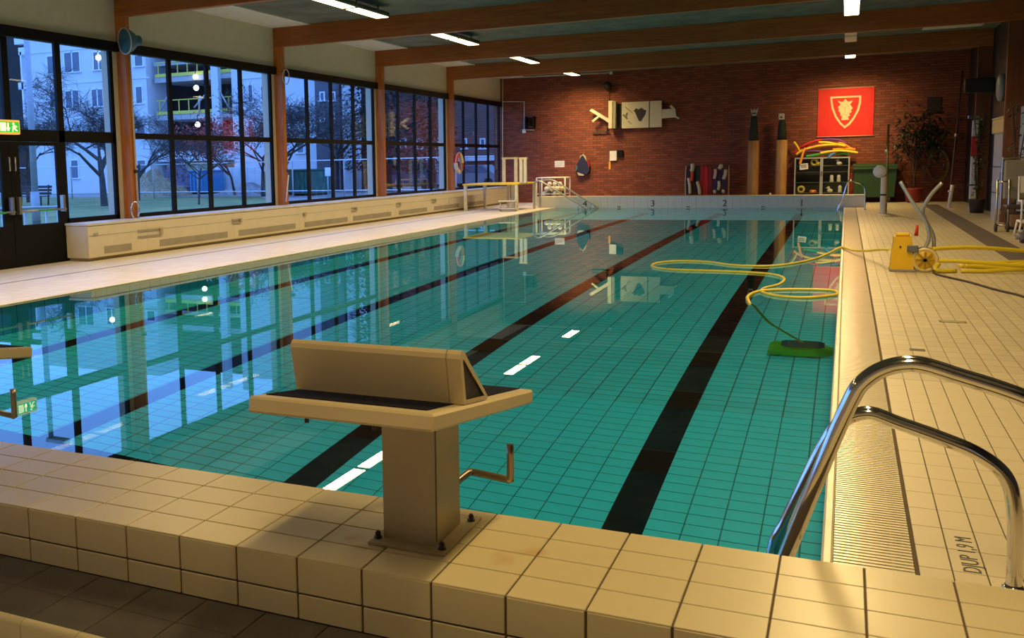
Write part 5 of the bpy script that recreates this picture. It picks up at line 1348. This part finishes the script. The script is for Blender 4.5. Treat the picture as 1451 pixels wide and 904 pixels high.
# rubble, containers, hoarding
def heap(name, px, py, Y, w_, h_, m_, lab, seed):
    q = on_y(px, py, Y); r3 = random.Random(seed); n = 18; rings = 6
    vs = [(0, 0, h_)]; fs = []
    for i in range(1, rings + 1):
        for j in range(n):
            rr = w_ * i / rings * r3.uniform(.85, 1.12); a_ = 2 * pi * j / n
            vs.append((rr * cos(a_), rr * sin(a_) * .6, max(0, h_ * (1 - i / rings) * r3.uniform(.75, 1.25)) if i < rings else -.02))
    for j in range(n): fs.append((0, 1 + j, 1 + (j + 1) % n))
    for i in range(rings - 1):
        for j in range(n): fs.append((1 + i*n + j, 1 + (i+1)*n + j, 1 + (i+1)*n + (j+1) % n, 1 + i*n + (j+1) % n))
    o_ = MB().add(vs, fs).build(name, m_); o_.location = (q.x, Y, ZG + .02)
    return tag(o_, lab, 'heap')
heap('earth_heap', 220, 262, 47.5, 2.6, 1.7, mat('brown_earth', (0.30, 0.22, 0.13), 0.9, var=.3), 'brown earth heap behind the site fence', 3)
heap('debris_heap', 251, 262, 51.6, 2.0, 2.3, mat('purple_debris', (0.14, 0.11, 0.15), 0.9, var=.4), 'dark pointed debris heap beside the earth heap', 5)
heap('gravel_heap', 352, 268, 50.6, 2.4, .7, mat('grey_gravel', (0.28, 0.26, 0.26), 0.9, var=.3), 'low grey gravel heap before the pale hoarding', 8)
def skip(name, px0, py0, px1, py1, Y, m_, lab, dep=2.2):
    a_, c_ = on_y(px0, py0, Y), on_y(px1, py1, Y)
    t_ = thing(name, ((a_.x + c_.x) / 2, Y, ZG + .02), lab, 'container', None)
    w_ = (c_.x - a_.x) / 2; h_ = max(a_.z - ZG, .6)
    MB().bbox(-w_, w_, 0, dep, .1, h_, .03).build('body', m_, t_)
    for i in range(4): MB().box(-w_ + (2 * w_) * (i + .5) / 4 - .05, -w_ + (2 * w_) * (i + .5) / 4 + .05, -.06, 0, .12, h_ - .05).build('rib', m_, t_)
    MB().bbox(-w_ - .05, w_ + .05, -.08, dep + .05, h_, h_ + .1, .02).build('rim', m_, t_)
    for x in (-w_ * .8, w_ * .8): MB().box(x - .1, x + .1, .1, dep - .1, 0, .1).build('skid', dkf, t_)
skip('blue_container', 268, 244, 290, 268, 50.5, mat('blue_steel', (0.05, 0.22, 0.42), 0.5), 'bright blue steel container behind the sapling')
skip('green_container', 373, 246, 387, 268, 46, mat('green_steel', (0.02, 0.16, 0.12), 0.5), 'small green container beyond the pale hoarding')
skip('dark_green_container', 412, 243, 441, 266, 46, mat('dark_green_steel', (0.015, 0.11, 0.08), 0.5), 'wide dark green container below the big bare tree')
hx0, hz0 = fx(308, 238, 53); hx1, _ = fx(372, 238, 53)
hd_ = thing('hoarding', ((hx0 + hx1) / 2, 53, ZG + .02), 'pale site hoarding of flat panels behind the red tree', 'hoarding')
for i in range(6):
    w_ = (hx1 - hx0) / 6
    MB().bbox(-3 * w_ + w_ * i + .01, -3 * w_ + w_ * (i + 1) - .01, 0, .06, 0, hz0 - ZG, .01).build('panel', ren, hd_)
sp_ = on_z(465, 282, ZG)
sg = thing('site_sign', (sp_.x, sp_.y, ZG + .02), 'white blank sign on a thin post outside the third window bay', 'sign')
q0 = on_y(460.5, 238, sp_.y) - sp_; q1 = on_y(470, 250, sp_.y) - sp_
MB().tube([(0, .02, 0), (0, .02, q0.z)], .03, 6).build('post', conc, sg); MB().bbox(q0.x, q1.x, -.03, 0, q1.z, q0.z, .01).build('plate', sash, sg)
# parked vehicles
def car(px, Y, L, h_, m_, lab, van=False):
    q = on_y(px, 245, Y)
    t_ = thing('parked_car', (q.x, Y, ZG + .02), lab, 'car', None)
    pr = [(-L/2, .3), (-L/2, .8), (-L*.42, .95), (-L*.30, h_), (L*.22, h_), (L*.36, .95), (L/2, .85), (L/2, .3)] if not van else [(-L/2, .3), (-L/2, h_ * .95), (-L*.46, h_), (L*.30, h_), (L*.42, 1.15), (L/2, 1.0), (L/2, .3)]
    bdy = MB().prism(pr, -.85, .85, 'y').build('body', m_, t_)
    MB().prism([(-L*.36, .98), (-L*.28, h_ - .08), (L*.20, h_ - .08), (L*.31, .98)], -.87, .87, 'y').build('side_windows', wpane, bdy)
    for x in (-L*.3, L*.3):
        for y in (-.8, .8): MB().tube([(x, y - .1, .32), (x, y + .1, .32)], .32, 14).build('wheel', dark_cap, t_)
car(583, 58, 4.4, 1.9, mat('grey_blue_van', (0.16, 0.18, 0.22), 0.4), 'grey blue van parked before the dark brick building', True)
car(672, 60, 4.3, 1.5, mat('silver_car_paint', (0.26, 0.26, 0.28), 0.3), 'silver car parked outside the last window bay')
# trees
bark = mat('dark_bark', (0.055, 0.045, 0.042), 0.9, var=.3)
def tree(name, base, H_, lab, seed, spread=.55, depth=5, leaves=None, n_leaf=0, r0=None, low=.28, lsz=.22, twigs=0):
    r3 = random.Random(seed)
    t_ = thing(name, base, lab, 'tree')
    tr, br_ = MB(), MB(); tips = []
    def grow(p, d, L, r, k3):
        bend = Vector((r3.uniform(-1, 1), r3.uniform(-1, 1), r3.uniform(-.2, .6))) * .22
        m1 = p + d * L * .5 + bend * L * .3; e = p + (d + bend).normalized() * L
        (tr if k3 == 0 else br_).tube([p, m1, e], [r, r * .8, r * .6], 6 if k3 < 2 else 4, caps=False)
        if k3 >= 2: tips.append(e); tips.append(m1)
        if k3 >= depth or r < .003: return
        nb = r3.choice((2, 3, 3)) if k3 else 5
        for _ in range(nb):
            a_ = r3.uniform(0, 2 * pi)
            side = Vector((cos(a_), sin(a_), r3.uniform(-.15, .35)))
            d2 = (d * (1 - spread) + side * spread * r3.uniform(.8, 1.5)).normalized()
            f = r3.uniform(.45, 1.0) if k3 else r3.uniform(.6, 1.0)
            o2 = p + (e - p) * f
            grow(o2, d2, L * r3.uniform(.55, .85) * (1.25 if k3 == 0 else 1), r * .52, k3 + 1)
    grow(Vector((0, 0, 0)), Vector((0, 0, 1)), H_ * low, r0 or H_ * .015, 0)
    tr.build('trunk', bark, t_, fix=False); b3 = br_.build('branches', bark, t_, fix=False); b3['kind'] = 'stuff'
    if twigs:
        tm = MB()
        for _ in range(twigs):
            c_ = r3.choice(tips); d = Vector((r3.uniform(-1, 1), r3.uniform(-1, 1), r3.uniform(-.5, 1))).normalized(); L = r3.uniform(.4, 1.1)
            u = d.cross(Vector((.3, .2, 1))).normalized() * .007; v = d.cross(u).normalized() * .007
            k_ = c_ + d * L * .55 + Vector((r3.uniform(-.1, .1), r3.uniform(-.1, .1), .05)); e_ = c_ + d * L
            tm.add([c_ + u, c_ - u * .5 + v, c_ - u * .5 - v, k_ + u, k_ - u * .5 + v, k_ - u * .5 - v, e_], [(0, 1, 4, 3), (1, 2, 5, 4), (2, 0, 3, 5), (3, 4, 6), (4, 5, 6), (5, 3, 6)])
        t3 = tm.build('twigs', bark, t_, fix=False); t3['kind'] = 'stuff'
    if leaves:
        lm = MB()
        for _ in range(n_leaf):
            c_ = r3.choice(tips) + Vector((r3.gauss(0, .35), r3.gauss(0, .35), r3.gauss(0, .3)))
            d = Vector((r3.uniform(-1, 1), r3.uniform(-1, 1), r3.uniform(-1, 1))).normalized(); u = d.cross(Vector((.3, .2, 1))).normalized(); L = r3.uniform(.5, 1) * lsz
            lm.add([c_, c_ + d * L * .5 + u * L * .4, c_ + d * L, c_ + d * L * .5 - u * L * .4], [(0, 1, 2, 3)])
        l3 = lm.build('leaves', leaves, t_, fix=False); l3['kind'] = 'stuff'
    return t_
tree('bare_tree', on_z(148, 292, ZG), 11.5, 'bare twiggy tree outside the side window by the exit door', 21, depth=6, low=.20, spread=.52, twigs=2600)
tree('bare_tree', on_z(40, 287, ZG), 7.0, 'bare tree with a thick trunk behind the park bench', 22, depth=5, twigs=1500)
tree('bare_tree', on_z(196, 284, ZG), 7.0, 'bare tree reaching across the pale house corner by the earth heap', 25, depth=5, twigs=700)
tree('sapling', on_z(282, 290, ZG), 4.0, 'thin bare sapling on the lawn before the blue container', 27, depth=4, r0=.05, low=.42, twigs=300)
redl = mat('red_autumn_leaf', (0.42, 0.06, 0.05), 0.7, var=.3)
tree('red_tree', on_z(333, 277, ZG), 5.6, 'small tree with red autumn leaves before the building shell', 31, depth=5, leaves=redl, n_leaf=2600, low=.36)
olive = mat('dull_green_leaf', (0.10, 0.13, 0.08), 0.7, var=.4)
tree('leafy_tree', on_z(372, 279, ZG), 6.6, 'dull green thinly leaved tree before the narrow windows', 33, depth=5, leaves=olive, n_leaf=2200, low=.34, lsz=.15)
tree('bare_tree', on_z(402, 279, ZG), 9.5, 'big bare tree with heavy limbs outside the third window bay', 36, depth=6, leaves=mat('grey_twigs', (0.08, 0.09, 0.10), 0.8, var=.4), n_leaf=2600, low=.26, lsz=.13, twigs=2000)
tree('leafy_tree', on_z(478, 272, ZG), 9.0, 'tall thinly leaved tree before the dark tower', 38, depth=5, leaves=olive, n_leaf=2200, lsz=.15)
def conifer(px, py, H_, lab, seed):
    base = on_y(px, 260, py); base.z = ZG; r3 = random.Random(seed)
    t_ = thing('conifer', base, lab, 'tree')
    MB().tube([(0, 0, 0), (0, 0, H_)], [.28, .03], 8).build('trunk', bark, t_)
    lm = MB(); nm = mat('dark_needle', (0.022, 0.032, 0.026), 0.8, var=.4)
    for _ in range(4500):
        z = H_ * (.12 + .88 * r3.random() ** 1.2); R3 = (H_ - z) * .26 + .25; a_ = r3.uniform(0, 2*pi); rr = R3 * sqrt(r3.random())
        c_ = Vector((rr * cos(a_), rr * sin(a_), z)); d = Vector((cos(a_), sin(a_), r3.uniform(-.6, .1))).normalized(); u = d.cross(Vector((0, 0, 1))).normalized(); L = r3.uniform(.25, .45)
        lm.add([c_, c_ + d * L * .5 + u * L * .22, c_ + d * L, c_ + d * L * .5 - u * L * .22], [(0, 1, 2, 3)])
    l3 = lm.build('needles', nm, t_, fix=False); l3['kind'] = 'stuff'
conifer(518, 55, 12, 'dark conifer beside the pale stair shaft', 41)
conifer(550, 53, 11, 'dark conifer at the corner of the brick building', 43)
conifer(612, 52, 9.5, 'dark conifer in front of the brick building windows', 45)
